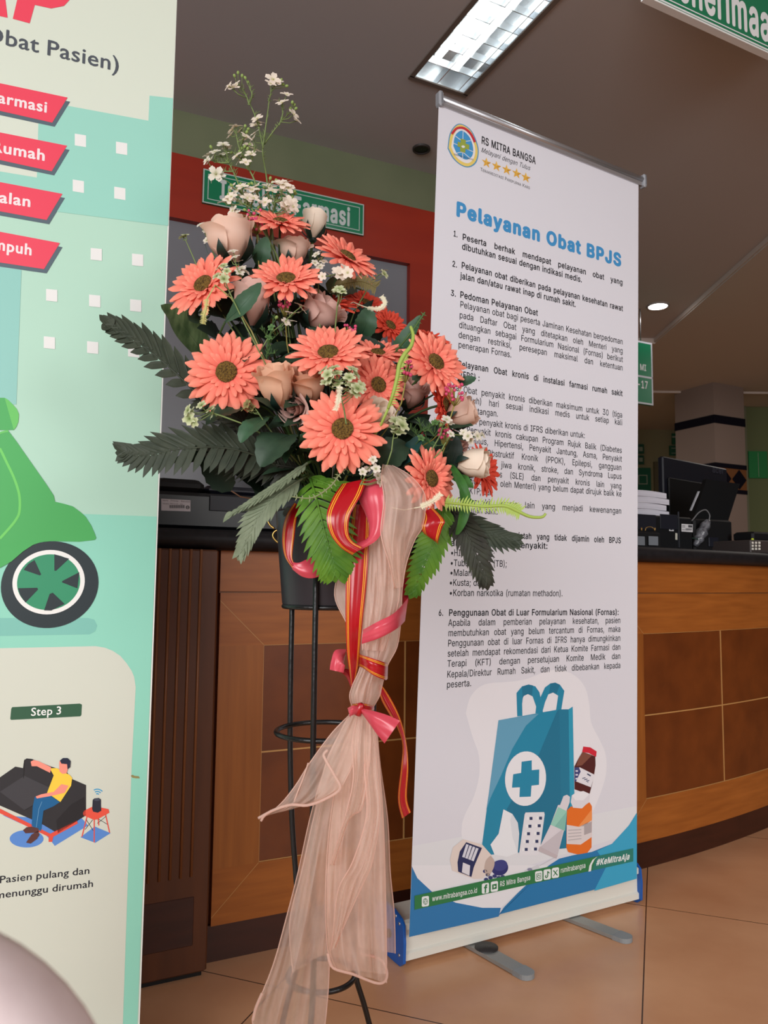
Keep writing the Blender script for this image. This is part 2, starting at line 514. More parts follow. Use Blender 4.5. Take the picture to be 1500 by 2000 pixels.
# far hanging sign beside the roll-up banner
ho = at(1275, 730, 5.4)
q0, q1 = on_plane(1276, 792, ho, WN), on_plane(1276, 671, ho, WN)
L0 = q0 - WU * .75; hh = q1.z - q0.z
hs = thing('hanging_sign', L0 + WU * .375, 'green hanging sign in two halves peeking out behind the roll-up banner', 'sign')
board(L0, WU * .75, Z * hh, WN, .03, SGREEN, 'sign_board', hs)
e = MB()
for q in (.1, .65): e.tube([L0 + WU * q + Z * hh - WN * .01, V((*(L0 + WU * q - WN * .01).xy, 2.9))], .004)
e.build('hanger', mat('wire_steel', (150, 150, 150)), hs)
pr = Print(L0, WU, Z, WN)
rect_line(pr, 0, 0, .75, hh, .012, (205, 208, 215), 2)
pr.poly_uv([(0, hh * .42), (.75, hh * .42), (.75, hh * .45), (0, hh * .45)], (205, 208, 215), 2)
text_uv(pr, 'MI', .628, .69, hh * .535, .045, WHITE, 3, .02)
text_uv(pr, '-17', .60, .705, hh * .25, .055, WHITE, 3, .02)
pr.build('lettering', hs)

# far column
KC = at(1397, 900, 7.2); KC = V((KC.x, KC.y, 0))
COLM = mat('column_paint', (140, 122, 112), .7, .2)
k = MB(); k.frame_box(KC, WU * .42, -WN * .47, Z * 2.86)
co = tag(k.build('column_1', COLM), kind='structure')
BLK = mat('black_band', (18, 16, 26), .85, .1)
def zat(y, px=1397): return on_plane(px, y, KC, WN).z
b = MB()
for y0, y1 in ((826, 810), (912, 903), (961, 953)):
    b.frame_box(KC + Z * zat(y0) - WU * .006 + WN * .006, WU * .432, -WN * .482, Z * (zat(y1) - zat(y0)))
b.build('column_band', BLK, co)
z0, z1 = zat(953), zat(912)
b = MB(); b.frame_box(KC + Z * z0 - WU * .003 + WN * .003, WU * .426, -WN * .476, Z * (z1 - z0)); b.build('column_veneer', mat('column_wood', (120, 76, 44), .5), co)
b = MB()
for i in range(2):
    c = KC + WU * (.105 + .21 * i) + Z * ((z0 + z1) / 2) + WN * .008
    b.add([c - WU * .1, c - Z * (z1 - z0) * .48, c + WU * .1, c + Z * (z1 - z0) * .48], [(0, 1, 2, 3)])
b.build('column_diamonds', BLK, co)

# partition and notices far right
P1 = at(1458, 900, 8.2)
wall('wall_partition', (P1.x, P1.y, 0), (8, P1.y + .1, 2.86), mat('partition_green', (112, 120, 84), .85, .15))
wall('trim_5', (P1.x - .05, P1.y - .03, 0), (P1.x, P1.y + .1, 2.86), mat('partition_trim', (120, 122, 96), .6))
dl = at(1283, 900, 9.45)
wall('trim_6', (dl.x - .03, 9.46, 0), (dl.x + .02, 9.5, 2.45), mat('door_edge', (100, 92, 66), .7))
def poster(x0, y0, x1, y1, Y, rgb, inner, label, name='wall_notice', cat='notice'):
    a, c = at(x0, y1, Y), at(x1, y0, Y)
    t = thing(name, a, label, cat)
    b = MB(); b.box((a.x, Y - .015, a.z), (c.x, Y, c.z)); b.build('board', mat('notice_%d_%d' % (x0, y0), rgb, .5), t)
    if inner:
        w_, h_ = c.x - a.x, c.z - a.z; b = MB()
        for u0, v0, u1, v1 in inner: b.box((a.x + w_ * u0, Y - .018, a.z + h_ * v0), (a.x + w_ * u1, Y - .015, a.z + h_ * v1))
        b.build('print', mat('notice_print', (150, 160, 140), .6), t)
poster(1238, 868, 1257, 886, 9.49, (26, 88, 60), [(.5, .25, .85, .7)], 'upper small green notice on far wall, edge showing behind the banner')
poster(1238, 890, 1257, 907, 9.49, (26, 84, 58), [(.5, .3, .85, .75)], 'middle small green notice on far wall, edge showing behind the banner')
poster(1226, 914, 1270, 960, 9.49, (22, 96, 66), [(.45, .3, .85, .34), (.45, .66, .85, .7), (.45, .34, .49, .66), (.81, .34, .85, .66)], 'largest green notice on far wall above the paper bundles')
poster(1312, 847, 1330, 868, 9.49, (18, 96, 58), [(.0, .6, .5, .75)], 'plain green notice on far wall at the column edge')
poster(1307, 871, 1326, 890, 9.49, (30, 92, 62), [(.2, .2, .6, .28), (.2, .7, .6, .78)], 'framed green notice below another at the column edge')
poster(1462, 882, 1497, 934, 8.19, (36, 132, 70), [(.5, .05, .52, .95)], 'bright green board on the partition at the right edge', 'green_board', 'board')

# ------------------------------------------------------------------ recessed fluorescent lamp
SILV = mat('lamp_reflector', (205, 208, 212), .25, .5, metal=.85)
TUBE = bpy.data.materials.new('fluorescent_tube'); TUBE.use_nodes = True
_b = TUBE.node_tree.nodes['Principled BSDF']; _b.inputs['Emission Color'].default_value = (.93, 1, .96, 1); _b.inputs['Emission Strength'].default_value = 8
lp = thing('fluorescent_lamp', hx + WU * LW / 2 + WN * LL / 2, 'recessed louvred fluorescent ceiling lamp with bright tubes', 'lamp')
h = MB()
t = .004; D = .085
for o, a, b in ((hx, WU * LW, WN * t), (hx + WN * (LL - t), WU * LW, WN * t), (hx, WU * t, WN * LL), (hx + WU * (LW - t), WU * t, WN * LL)):
    h.frame_box(o, a, b, Z * D)
h.frame_box(hx + Z * D, WU * LW, WN * LL, Z * t)
h.build('housing', SILV, lp)
h = MB()
for o, a, b in ((hx - WN * .015 - WU * .015, WU * (LW + .03), WN * .02), (hx + WN * (LL - .005) - WU * .015, WU * (LW + .03), WN * .02), (hx - WU * .015, WU * .02, WN * LL), (hx + WU * (LW - .005), WU * .02, WN * LL)):
    h.frame_box(o - Z * .006, a, b, Z * .006)
h.build('trim_frame', mat('lamp_trim', (120, 108, 100), .6), lp)
for q in (.26, .66):
    tb = MB(); a = hx + WU * LW * q + Z * .045
    tb.tube([a + WN * .09, a + WN * (LL - .09)], .014, 12); tb.build('tube', TUBE, lp)
h = MB()
for i in range(1, 13):
    o = hx + WN * (.09 * i + .005)
    h.frame_box(o + Z * .004, WU * LW, WN * .003, Z * .03)
for q in (.46, .88): h.frame_box(hx + WU * LW * q + Z * .004, WU * .003, WN * LL, Z * .03)
h.build('louvre', SILV, lp)

LITE = bpy.data.materials.new('downlight_glow'); LITE.use_nodes = True
_b = LITE.node_tree.nodes['Principled BSDF']; _b.inputs['Emission Color'].default_value = (1, .98, .97, 1); _b.inputs['Emission Strength'].default_value = 30
def downlight(p, r, glow, label):
    t = thing('downlight', p, label, 'lamp', 'round ceiling downlights')
    b = MB(); b.lathe(p, [(r * 1.2, 0), (r * 1.18, -.008), (r, -.01), (r * .9, -.002)], 32); b.build('ring', mat('downlight_ring', (150, 142, 138), .5) if glow else mat('downlight_dark_ring', (58, 52, 50), .5), t)
    b = MB(); b.lathe(p, [(r * .95, -.004), (.001, -.004)] if not glow else [(r * .98, -.006), (r * .6, -.014), (.001, -.016)], 32); b.build('lens', LITE if glow else mat('downlight_dark', (14, 12, 12), .3), t)
downlight(on_z(1285, 597, 2.9), .066, True, 'glowing round ceiling downlight beyond the right banner')
downlight(on_z(823, 290, 2.9), .034, False, 'dark unlit round downlight left of the right banner top')

# ------------------------------------------------------------------ counter
def path(s):
    """point and outward normal of the counter front at run s (straight, then curving away)"""
    if s <= .9: return C0 + WU * s, WN
    p = C0 + WU * .9; a = A63; ds = .02; x = .9
    while x < s - 1e-9:
        st = min(ds, s - x); a -= math.radians(11.2) * st; p = p + V((math.sin(a), math.cos(a), 0)) * st; x += st
    return p, V((math.cos(a), -math.sin(a), 0))
def band(mb, s0, s1, z0, z1, out, back, n=None):
    """piece of counter front from s0 to s1, z0 to z1, its face 'out' proud of the line"""
    n = n or max(1, int((s1 - s0) / .06)) if s1 > .9 else 1
    A = []
    for i in range(n + 1):
        p, nn = path(s0 + (s1 - s0) * i / n)
        A.append([p + nn * back + Z * z0, p + nn * out + Z * z0, p + nn * out + Z * z1, p + nn * back + Z * z1])
    vs = [q for r in A for q in r]; fs = []
    for i in range(n):
        for k in range(4): fs.append((i * 4 + k, i * 4 + (k + 1) % 4, i * 4 + 4 + (k + 1) % 4, i * 4 + 4 + k))
    fs += [(3, 2, 1, 0), (n * 4, n * 4 + 1, n * 4 + 2, n * 4 + 3)]
    mb.add(vs, fs)
OAK = mat('counter_oak', (166, 96, 38), .42, .4, noise=((5, 5, 60), (142, 78, 28), .3, .75))
OAKV = mat('counter_oak_stile', (160, 94, 38), .42, .4, noise=((55, 55, 3), (136, 76, 28), .3, .75))
TILE = mat('counter_panel', (116, 58, 20), .4, .4, noise=((9, 9, 9), (98, 47, 15), .35, .7))
DARKW = mat('counter_kick', (66, 32, 20), .45, .35, noise=((6, 6, 40), (54, 26, 16), .3, .7))
INLAY = mat('counter_inlay', (188, 140, 84), .45)
SE = 3.0
ct = thing('reception_counter', C0 + WU * .6, 'curved wooden reception counter with square panels behind the banners', 'counter')
b = MB(); band(b, -1.6, 1.2, .0, 1.013, -.012, -.55); band(b, 1.2, SE, .0, 1.013, -.012, -1.0); b.build('carcass', TILE, ct)
b = MB(); band(b, -1.6, SE, 0, .087, -.002, -.03); b.build('kick_plate', DARKW, ct)
b = MB(); band(b, -.17, SE, .9085, 1.013, .004, -.03); b.build('top_band', OAK, ct)
b = MB(); band(b, -.17, SE, .9045, .9085, .0, -.03); b.build('inlay_line', mat('inlay_dark', (120, 74, 40), .5), ct)
def panel(s0, s1, cols):
    """framed panel: rails, stiles, square tiles and pale inlay"""
    f = .118
    b = MB(); band(b, s0, s1, .77, .9045, .004, -.03); b.build('rail', OAK, ct)
    b = MB(); band(b, s0, s1, .087, .222, .004, -.03); b.build('rail', OAK, ct)
    b = MB(); band(b, s0, s0 + f, .222, .77, .004, -.03); b.build('stile', OAKV, ct)
    b = MB(); band(b, s1 - f, s1, .222, .77, .004, -.03); b.build('stile', OAKV, ct)
    a0, a1 = s0 + f, s1 - f
    for i in range(cols):
        for j in range(2):
            x0 = a0 + (a1 - a0) * i / cols; x1 = a0 + (a1 - a0) * (i + 1) / cols
            y0, y1 = (.222, .496) if j == 0 else (.496, .77)
            b = MB(); band(b, x0 + .0022, x1 - .0022, y0 + .002, y1 - .002, -.001, -.03); b.build('panel_tile', TILE, ct)
    b = MB()
    for i in range(cols + 1): 
        x = a0 + (a1 - a0) * i / cols; band(b, x - .0022, x + .0022, .222, .77, .001, -.03)
    for y in (.222, .496, .77): band(b, a0, a1, y - .002, y + .002, .0015, -.03)
    # mitre joints at the corners of the frame
    for sx, sy, ex, ey in ((s0, .087 + .02, a0, .222), (s0, .885, a0, .77), (a1, .222, s1, .107), (a1, .77, s1, .885)):
        for i in range(8):
            p, nn = path(sx + (ex - sx) * i / 8); q, n2 = path(sx + (ex - sx) * (i + 1) / 8)
            za, zb_ = sy + (ey - sy) * i / 8, sy + (ey - sy) * (i + 1) / 8
            b.add([p + nn * .0045 + Z * (za - .001), q + n2 * .0045 + Z * (zb_ - .001), q + n2 * .0045 + Z * (zb_ + .001), p + nn * .0045 + Z * (za + .001)], [(0, 1, 2, 3)])
    b.build('inlay', INLAY, ct)
panel(-.168, .908, 2)
panel(1.175, 2.75, 3)
b = MB(); band(b, .908, 1.175, .087, .9045, .004, -.03); b.build('pilaster', OAKV, ct)

BLKTOP = mat('worktop_black', (30, 28, 31), .55, .25, noise=((40, 40, 40), (20, 19, 21), .4, .7))
wt = thing('counter_top', C0 + WU * .6 + Z * 1.013, 'long black worktop lying on the wooden reception counter', 'worktop')
b = MB(); band(b, -1.6, 1.2, 1.013, 1.064, .03, -.6); band(b, 1.2, SE, 1.013, 1.064, .03, -1.05); b.build('slab', BLKTOP, wt)
b = MB()
pts = [path(-1.6 + (SE + 1.6) * i / 40) for i in range(41)]
b.tube([p + n * .03 + Z * 1.0385 for p, n in pts], .0255, 10); b.build('nosing', BLKTOP, wt)

# fluted pilaster box at the left end
POFF = .06
px_ = lambda x, y, off: ((on_plane(x, y, C0 + WN * off, WN) - C0).dot(WU))
sR = px_(428, 1070, POFF)
PW = mat('pilaster_wood', (96, 54, 30), .45, .35, noise=((30, 30, 3), (80, 44, 24), .3, .75))
pil = thing('fluted_pilaster', C0 + WU * (sR - .4) + WN * .02, 'dark fluted wooden pilaster at the left end of the counter', 'pilaster')
def cpt(s, z, off): return C0 + WU * s + WN * off + Z * z
b = MB(); b.bbox(cpt(sR - .8, .012, .001), WU * .8, WN * (POFF - .001), Z * 1.0, .004); b.build('body', PW, pil)
b = MB(); b.frame_box(cpt(sR - .79, 0, .001), WU * .78, WN * (POFF - .012), Z * .012); b.build('plinth', mat('plinth_black', (16, 12, 12), .6), pil)
zA, zB = .045 + .03, .19
sQ = px_(381, 1735, POFF)
b = MB(); b.bbox(cpt(sR - .74, zA, POFF - .01), WU * (sQ - sR + .74), WN * .0115, Z * (zB - zA), .003); b.build('foot_panel', DARKW, pil)
fl = MB()
s1_ = px_(386, 1300, POFF); st_ = (px_(386, 1300, POFF) - px_(304, 1300, POFF)) / 4
for i in range(22):
    s = s1_ - st_ * i
    if s < sR - .74: break
    fl.tube([cpt(s, .235, POFF), cpt(s, 1.012, POFF)], .0038, 6)
fl.build('fluting', mat('flute_bead', (134, 84, 50), .4), pil)
# ------------------------------------------------------------------ equipment on the counter
BLACK = mat('black_plastic', (13, 15, 19), .4, .45)
BLACK2 = mat('black_plastic_matt', (10, 10, 13), .6, .3)
NAVY = mat('dark_navy_plastic', (18, 20, 32), .5, .4)
LABELP = mat('sticker_paper', (196, 192, 196), .6)
INK = mat('sticker_ink', (40, 40, 44), .6)
ZT = 1.0642
def on_front(px, py, off):
    return on_plane(px, py, C0 + WN * off, WN)
def place(px0, px1, ytop, off, z0=ZT):
    """front-face frame on the plane 'off' behind the counter edge: origin, width, height"""
    a = on_front(px0, 1060, off); b = on_front(px1, 1060, off); t = on_front((px0 + px1) / 2, ytop, off)
    return V((a.x, a.y, z0)), (b - a).dot(WU), t.z - z0
# receipt printer / till behind the left banner
o, w_, h_ = place(296, 560, 938, -.03)
o = o + V((0, 0, .002))
tp = thing('desktop_printer', o + WU * w_ / 2, 'low black desktop printer with label sticker on the counter beside left banner', 'printer')
b = MB(); b.bbox(o - WN * .3, WU * w_, WN * .3, Z * h_ * .72, .01); b.build('body', BLACK, tp)
b = MB(); b.bbox(o - WN * .29 + Z * h_ * .72 + WU * .004, WU * w_ * .36, WN * .28, Z * h_ * .26, .012); b.build('lid', BLACK2, tp)
b = MB(); b.bbox(o - WN * .29 + Z * h_ * .72 + WU * (w_ * .38), WU * w_ * .6, WN * .27, Z * h_ * .18, .01)
b.bbox(o + WU * (w_ * .40) + Z * h_ * .38, WU * w_ * .5, WN * .004, Z * h_ * .3, .001); b.build('paper_cover', NAVY, tp)
pr = Print(o + WN * .0006, WU, Z, WN)
pr.poly([(315, 997), (372, 999), (372, 977), (315, 974)], (196, 190, 196), 0)
for x in range(331, 360, 2): pr.poly([(x, 992.5), (x + 1.2, 992.5), (x + 1.2, 986.5), (x, 986.5)], (50, 48, 52), 2)
pr.text('Note Printer Receipt', (317, 978.5), (371, 981.5), 3.0, (60, 58, 62), 2)
pr.text('TYPE MODEL', (317, 984.5), (330, 985), 2.2, (80, 78, 82), 2)
pr.text('M244A 20', (332, 984.5), (357, 986), 2.2, (80, 78, 82), 2)
pr.ell(366.5, 991, 3.6, 3.6, (40, 40, 44), 2); pr.text('G', (364.5, 993.3), (368.4, 993.5), 4.6, (196, 190, 196), 3, .02)
pr.build('label_sticker', tp)

# right-hand group
PT = [at(1250, 1060, 2.72), at(1500, 1060, 3.2)]
def grp(px0, px1, ytop, Y, depth, z0=ZT, d=None):
    u = d or WU; n = V((u.y, -u.x, 0))
    a = at(px0, 1060, Y); a.z = z0
    b = on_plane(px1, 1060, a, n); t = on_plane(px0, ytop, a, n)
    return a, u * (b - a).dot(u), -n * depth, Z * (t.z - z0), n
# low socket box
a, u, dp, hz, n = grp(1225, 1292, 1037, 2.78, .1)
q = thing('socket_box', a + u * .5 + dp * .5, 'low black box with grey sockets at the front of the counter', 'power socket box')
b = MB(); b.bbox(a, u, dp, hz, .005); b.build('body', BLACK2, q)
for x0, x1 in ((1243, 1257), (1265, 1283)):
    b = MB(); o = on_plane(x0, 1065, a, n); e_ = on_plane(x1, 1048, a, n)
    b.bbox(o + n * .003, n * -.003 + V((0, 0, 0)) if False else u.normalized() * (e_ - o).dot(u.normalized()), Z * (e_.z - o.z), n * .004, .0012); b.build('socket', mat('socket_grey', (118, 122, 128), .5), q)
b = MB()
p = [on_plane(x, y, a + dp * .2, n) for x, y in ((1260, 1037), (1262, 1031), (1270, 1029), (1277, 1033), (1279, 1037))]
b.tube(cat_rom([tuple(v) for v in p], 12), .0018, 6)
for x in (1253, 1279): v = on_plane(x, 1037, a + dp * .2, n); b.tube([v, v + Z * .012], .003, 8)
b.build('handle', mat('brass_wire', (176, 140, 84), .35, metal=.7), q)
# printer carrying the bundles
a, u, dp, hz, n = grp(1228, 1354, 1003, 2.94, .22)
pa_, pu, pd, ph, pn = a, u, dp, hz, n
q = thing('document_printer', a + u * .5 + dp * .5, 'square black printer carrying the paper bundles, with small white stickers', 'printer')
b = MB(); b.bbox(a, u, dp, hz, .006); b.build('body', BLACK, q)
b = MB()
for x0, x1 in ((1232, 1280), (1289, 1322)):
    o = on_plane(x0, 1033, a, n); e_ = on_plane(x1, 1006, a, n)
    b.bbox(o, u.normalized() * (e_ - o).dot(u.normalized()), Z * (e_.z - o.z), n * .003, .001)
b.build('tray_cover', NAVY, q)
b = MB(); o = on_plane(1325, 1069, a, n); b.frame_box(o, u.normalized() * .004, n * .004, hz); b.build('seam_rib', mat('rib_grey', (52, 54, 60), .5), q)
pr = Print(a + n * .0006, u.normalized(), Z, n)
pr.poly([(1307, 1037), (1316, 1037.5), (1316, 1030), (1307, 1029.5)], (205, 205, 208), 0); pr.poly([(1309, 1035.5), (1313, 1035.5), (1313, 1031.5), (1309, 1031.5)], (60, 60, 64), 2)
pr.poly([(1319, 1054), (1323, 1054.5), (1323, 1041.5), (1319, 1041)], (190, 188, 176), 0)
pr.poly([(1331, 1038), (1353, 1039.5), (1353, 1024.5), (1331, 1023)], (205, 203, 205), 0)
for i in range(9): pr.poly([(1339 + i * 1.4, 1036), (1339.8 + i * 1.4, 1036), (1339.8 + i * 1.4, 1032), (1339 + i * 1.4, 1032)], (50, 50, 54), 2)
for y in (1026, 1028.5, 1034): pr.poly([(1332, y + 1), (1338, y + 1.4), (1338, y + .4), (1332, y)], (90, 90, 94), 2)
pr.poly([(1344, 1030), (1352, 1030.5), (1352, 1026), (1344, 1025.5)], (70, 70, 74), 2)
pr.build('stickers', q)
# paper bundles
PAPER = mat('paper_white', (216, 214, 224), .7, .2, noise=((3, 3, 400), (196, 194, 206), .4, .6))
zt = a.z + hz.z + .0005; zc = zt
tot = on_plane(1300, 963, a + dp * .25, n).z - zt
lab = ('lowest', 'second lowest', 'third', 'topmost')
for i in range(4):
    th = tot / 4 * (.98 if i % 2 else 1.02)
    rr = random.Random(i)
    u_ = u.normalized(); sh = (rr.random() - .5) * .02
    base = a + u_ * (u.length * .08 + sh) + dp * .2; L = u.length * .66; dd = dp.normalized() * .17
    bb = thing('paper_bundle', V((base.x, base.y, zc)) + u_ * L / 2, '%s white paper bundle of the stack on the black printer' % lab[i], 'paper bundle', 'paper bundles on the printer')
    m = MB(); rows = []
    for jz, sgn in ((0, 0), (1, 1)):
        rows.append([V((base.x, base.y, zc)) + u_ * (L * k / 8) + Z * (jz * th * .86 + .006 * math.sin(k / 8 * math.pi) * (.6 + .4 * jz)) for k in range(9)])
    vs = [p for r in rows for p in r] + [p + dd for r in rows for p in r]
    fs = []
    for k in range(8):
        fs += [(k, k + 1, 9 + k + 1, 9 + k), (18 + k + 1, 18 + k, 27 + k, 27 + k + 1), (9 + k, 9 + k + 1, 27 + k + 1, 27 + k), (k + 1, k, 18 + k, 18 + k + 1)]
    fs += [(0, 9, 27, 18), (8, 26, 35, 17)]
    m.add(vs, fs); m.build('sheets', PAPER, bb)
    m = MB(); m.frame_box(V((base.x, base.y, zc)) + u_ * L + dd * .1 + Z * .001, u_ * .004, dd * .75, Z * th * .55); m.build('loose_sheets', PAPER, bb)
    zc += th
# monitor seen from behind
a = at(1297, 1000, 3.62); MU = V((math.sin(math.radians(51)), math.cos(math.radians(51)), 0)); MN = V((MU.y, -MU.x, 0))
tl, tr_, bl = on_plane(1297, 891, a, MN), on_plane(1422, 916, a, MN), on_plane(1297, 1020, a, MN)
wm = (tr_ - tl).dot(MU); zb = bl.z; zt2 = tl.z
q = thing('monitor', V((a.x, a.y, ZT)) + MU * wm * .5, 'black computer monitor seen from behind above the printers', 'monitor')
b = MB(); b.bbox(V((a.x, a.y, zb)), MU * wm, -MN * .03, Z * (zt2 - zb), .006); b.build('shell', NAVY, q)
b = MB(); b.bbox(V((a.x, a.y, zb + .02)) + MU * .03 + MN * .012, MU * (wm - .06), -MN * .012, Z * (zt2 - zb) * .62, .004); b.build('rear_cover', BLACK2, q)
b = MB(); b.frame_box(V((a.x, a.y, ZT)) + MU * (wm * .45), MU * .06, -MN * .03, Z * (zb - ZT + .02)); b.bbox(V((a.x, a.y, ZT)) + MU * (wm * .3) + MN * .06, MU * .2, -MN * .16, Z * .012, .003); b.build('stand', BLACK2, q)
b = MB(); o = on_plane(1391, 925, a + MN * .001, MN)
pr = Print(a + MN * .0012, MU, Z, MN); pr.text('acer', (1391, 922), (1414, 926), 12, (58, 60, 72), 1, .01); pr.build('lettering', q)
# printer with raised lid
a, u, dp, hz, n = grp(1357, 1432, 1012, 3.17, .2)
q = thing('copier', a + u * .5 + dp * .5, 'black copier with its lid raised in front of the monitor', 'copier')
b = MB(); b.bbox(a, u, dp, hz, .008); b.build('body', BLACK2, q)
A_ = a + dp * .6
c = [on_plane(x, y, A_, n) for x, y in ((1355, 1011), (1422, 1018), (1447, 947), (1380, 936))]
b = MB(); b.frame_box(c[0], c[1] - c[0], c[3] - c[0], dp.normalized() * .02); b.build('lid', BLACK, q)
b = MB(); c2 = [on_plane(x, y, A_ + n * .01, n) for x, y in ((1348.5, 997), (1351, 997.5), (1366.5, 960), (1364.5, 959.5))]
b.frame_box(c2[0], c2[1] - c2[0], c2[3] - c2[0], dp.normalized() * .006); b.build('paper_guide', mat('pale_plastic', (176, 178, 184), .4), q)
b = MB(); o = on_plane(1383, 1068, a, n); e_ = on_plane(1401, 1050, a, n); b.bbox(o, u.normalized() * (e_ - o).dot(u.normalized()), Z * (e_.z - o.z), n * .006, .002); b.build('port_cover', NAVY, q)
# bagged adapter with its cable
q0_ = on_plane(1372, 1042, a + n * .03, n); q0_.z = ZT
q = thing('power_adapter', q0_, 'grey power adapter in clear wrap with looped cable by the copier', 'adapter')
b = MB()
ctr = [on_plane(x, y, a + n * .03, n) for x, y in ((1358, 1066), (1364, 1055), (1370, 1042), (1378, 1026), (1383, 1017))]
b.tube(cat_rom([tuple(v) for v in ctr], 14), [.008 + .014 * math.sin(i / 13 * 3.0) * (1 + .25 * math.sin(i * 2.1)) for i in range(14)], 9); b.build('wrap', mat('clear_wrap', (120, 120, 126), .25, .6, noise=((60, 60, 60), (60, 60, 66), .35, .65)), q)
b = MB(); ctr = [on_plane(x, y, a + n * .035, n) for x, y in ((1341, 1022), (1352, 1016), (1365, 1001), (1378, 996), (1386, 1006), (1384, 1018))]
b.tube(cat_rom([tuple(v) for v in ctr], 24), .0026, 6); b.build('cable', mat('cable_grey', (110, 110, 112), .4), q)
b = MB(); ctr = [on_plane(x, y, a + n * .04, n) for x, y in ((1338, 1056), (1350, 1051), (1362, 1053), (1368, 1060), (1374, 1056))]
b.tube(cat_rom([tuple(v) for v in ctr], 20), .0016, 6); b.build('wire', mat('wire_green', (40, 70, 58), .5), q)
# perforated basket on the right edge
a, u, dp, hz, n = grp(1466, 1530, 1054, 3.05, .2)
q = thing('plastic_basket', a + u * .5 + dp * .5, 'small dark perforated basket at the right end of the counter', 'basket')
b = MB(); b.bbox(a, u, dp, hz, .004); b.build('body', mat('basket_plastic', (58, 50, 48), .5), q)
b = MB()
for x in (1470, 1476.5, 1483):
    for y in (1060, 1066, 1072):
        o = on_plane(x - 1.9, y + 1.9, a + n * .0015, n); e_ = on_plane(x + 1.9, y - 1.9, a + n * .0015, n)
        b.frame_box(o, u.normalized() * (e_ - o).dot(u.normalized()), n * .0008, Z * (e_.z - o.z))
b.build('perforation', mat('basket_holes', (212, 208, 198), .6), q)
c1, c2 = on_plane(1467, 1054, a + dp * .3, n), on_plane(1476, 1034, a + dp * .3, n)
q = thing('telephone', V((c1.x, c1.y, a.z + hz.z)), 'black desk telephone lying on the perforated basket', 'telephone')
b = MB(); b.bbox(V((c1.x, c1.y, a.z + hz.z + .001)) + u.normalized() * .012, u * .9, dp * .5, Z * (c2.z - c1.z) * .9, .008); b.build('body', BLACK2, q)
b = MB(); b.ball(V((c1.x, c1.y, a.z + hz.z + .006)) + u.normalized() * .008, .006, 10); b.build('key_light', mat('lime_plastic', (190, 205, 50), .4), q)

# ------------------------------------------------------------------ roll-up banner on the right
A61 = math.radians(61)
RU = V((math.sin(A61), math.cos(A61), 0)); RN = V((math.cos(A61), -math.sin(A61), 0))
le = math.radians(.7)
RV = Z * math.cos(le) - RN * math.sin(le); RNN = RN * math.cos(le) + Z * math.sin(le)
R0 = on_z(800, 1815, .10)
rb = thing('roll_up_banner', V((R0.x, R0.y, 0)) + RU * .38, 'white roll-up banner with blue title and medicine bag picture standing right of the flowers', 'banner')
pr = Print(R0, RU, RV, RNN, shear=.042)
T = pr.text; P = pr.poly
BG = (222, 221, 229)
cTL, cTR, cBL, cBR = (857, 200), (1247, 356), (799, 1830), (1243.5, 1716)
P([cBL, cBR, cTR, cTL], BG, 0)
INKC = (30, 30, 36); BOLD = .02; REG = .005
B_ = .019
# crest
P([(874, 284)] * 0 or [(875 + 0, 0)] * 0 or [(874, 290), (878, 262), (889, 245), (902, 242), (920, 254), (931, 276), (935, 297), (930, 318), (916, 327), (900, 323), (884, 309)], (90, 150, 190), 1, 44)
P([(876, 289), (880, 263), (890, 247), (902, 244), (919, 256), (929, 277), (933, 297), (928, 316), (915, 325), (900, 321), (886, 308)], (232, 205, 110), 2, 44)
P([(881, 287), (885, 266), (893, 253), (903, 250), (917, 262), (925, 279), (928, 296), (924, 311), (914, 319), (901, 315), (889, 304)], (232, 228, 230), 3, 44)
P([(885, 285), (888, 267), (895, 258), (904, 256), (916, 267), (922, 281), (924, 295), (921, 306), (912, 312), (902, 309), (892, 300)], (70, 150, 205), 4, 44)
pr.line([(904, 256), (903, 310)], 1.2, (220, 225, 232), 5); pr.line([(885, 280), (904, 288), (924, 297)], 1.2, (220, 225, 232), 5, 10)
pr.line([(889, 266), (904, 276), (919, 275)], 1.2, (220, 225, 232), 5, 10); pr.line([(890, 300), (903, 298), (917, 309)], 1.2, (220, 225, 232), 5, 10)
pr.line([(882, 262), (892, 251), (906, 251), (919, 262), (927, 278)], 4.5, (200, 50, 60), 6, 14)
P([(899, 271), (909, 274), (909, 281), (916, 283.5), (915.5, 293), (908.5, 291), (908, 299), (898, 296), (898, 288), (893, 286.5), (893.5, 277), (899, 279)], (150, 165, 70), 7)
pr.ell(904, 287, 3.5, 2.4, (225, 228, 228), 8, 12)
T('DEMANGAN RUMAH MITRA BANGSA PATI', (886, 303), (924, 314), 3.2, (90, 100, 110), 6)
T('RS MITRA BANGSA', (940, 280), (1046.5, 321), 14.7, (40, 38, 44), 1, .022, cond=.6, just=False)
T('Melayani dengan Tulus', (939, 296.5), (1035, 333), 9.5, (55, 53, 60), 1, .004, just=False, slant=.32)
for cx, cy in ((950, 318), (969.5, 325), (989.5, 332), (1009, 339), (1027, 347)):
    P([(cx + (9.6 if k % 2 == 0 else 4.0) * math.sin(k * math.pi / 5), cy - (10.5 if k % 2 == 0 else 4.2) * math.cos(k * math.pi / 5) + (9.6 if k % 2 == 0 else 4) * math.sin(k * math.pi / 5) * .33) for k in range(10)], (222, 170, 70), 1)
    P([(cx, cy), (cx, cy - 10), (cx + 2.4, cy - 3)], (240, 200, 110), 2); P([(cx, cy), (cx + 9, cy + .2), (cx + 3.5, cy + 2.8)], (196, 140, 50), 2)
T('Terakreditasi Paripurna Kars', (938, 333.5), (1035, 370), 6.6, (70, 68, 72), 1, .006, just=False, small=.8)
T('Pelayanan Obat BPJS', (890.7, 420.5), (1215.5, 521), 28.5, (66, 146, 202), 1, .05, just=False)
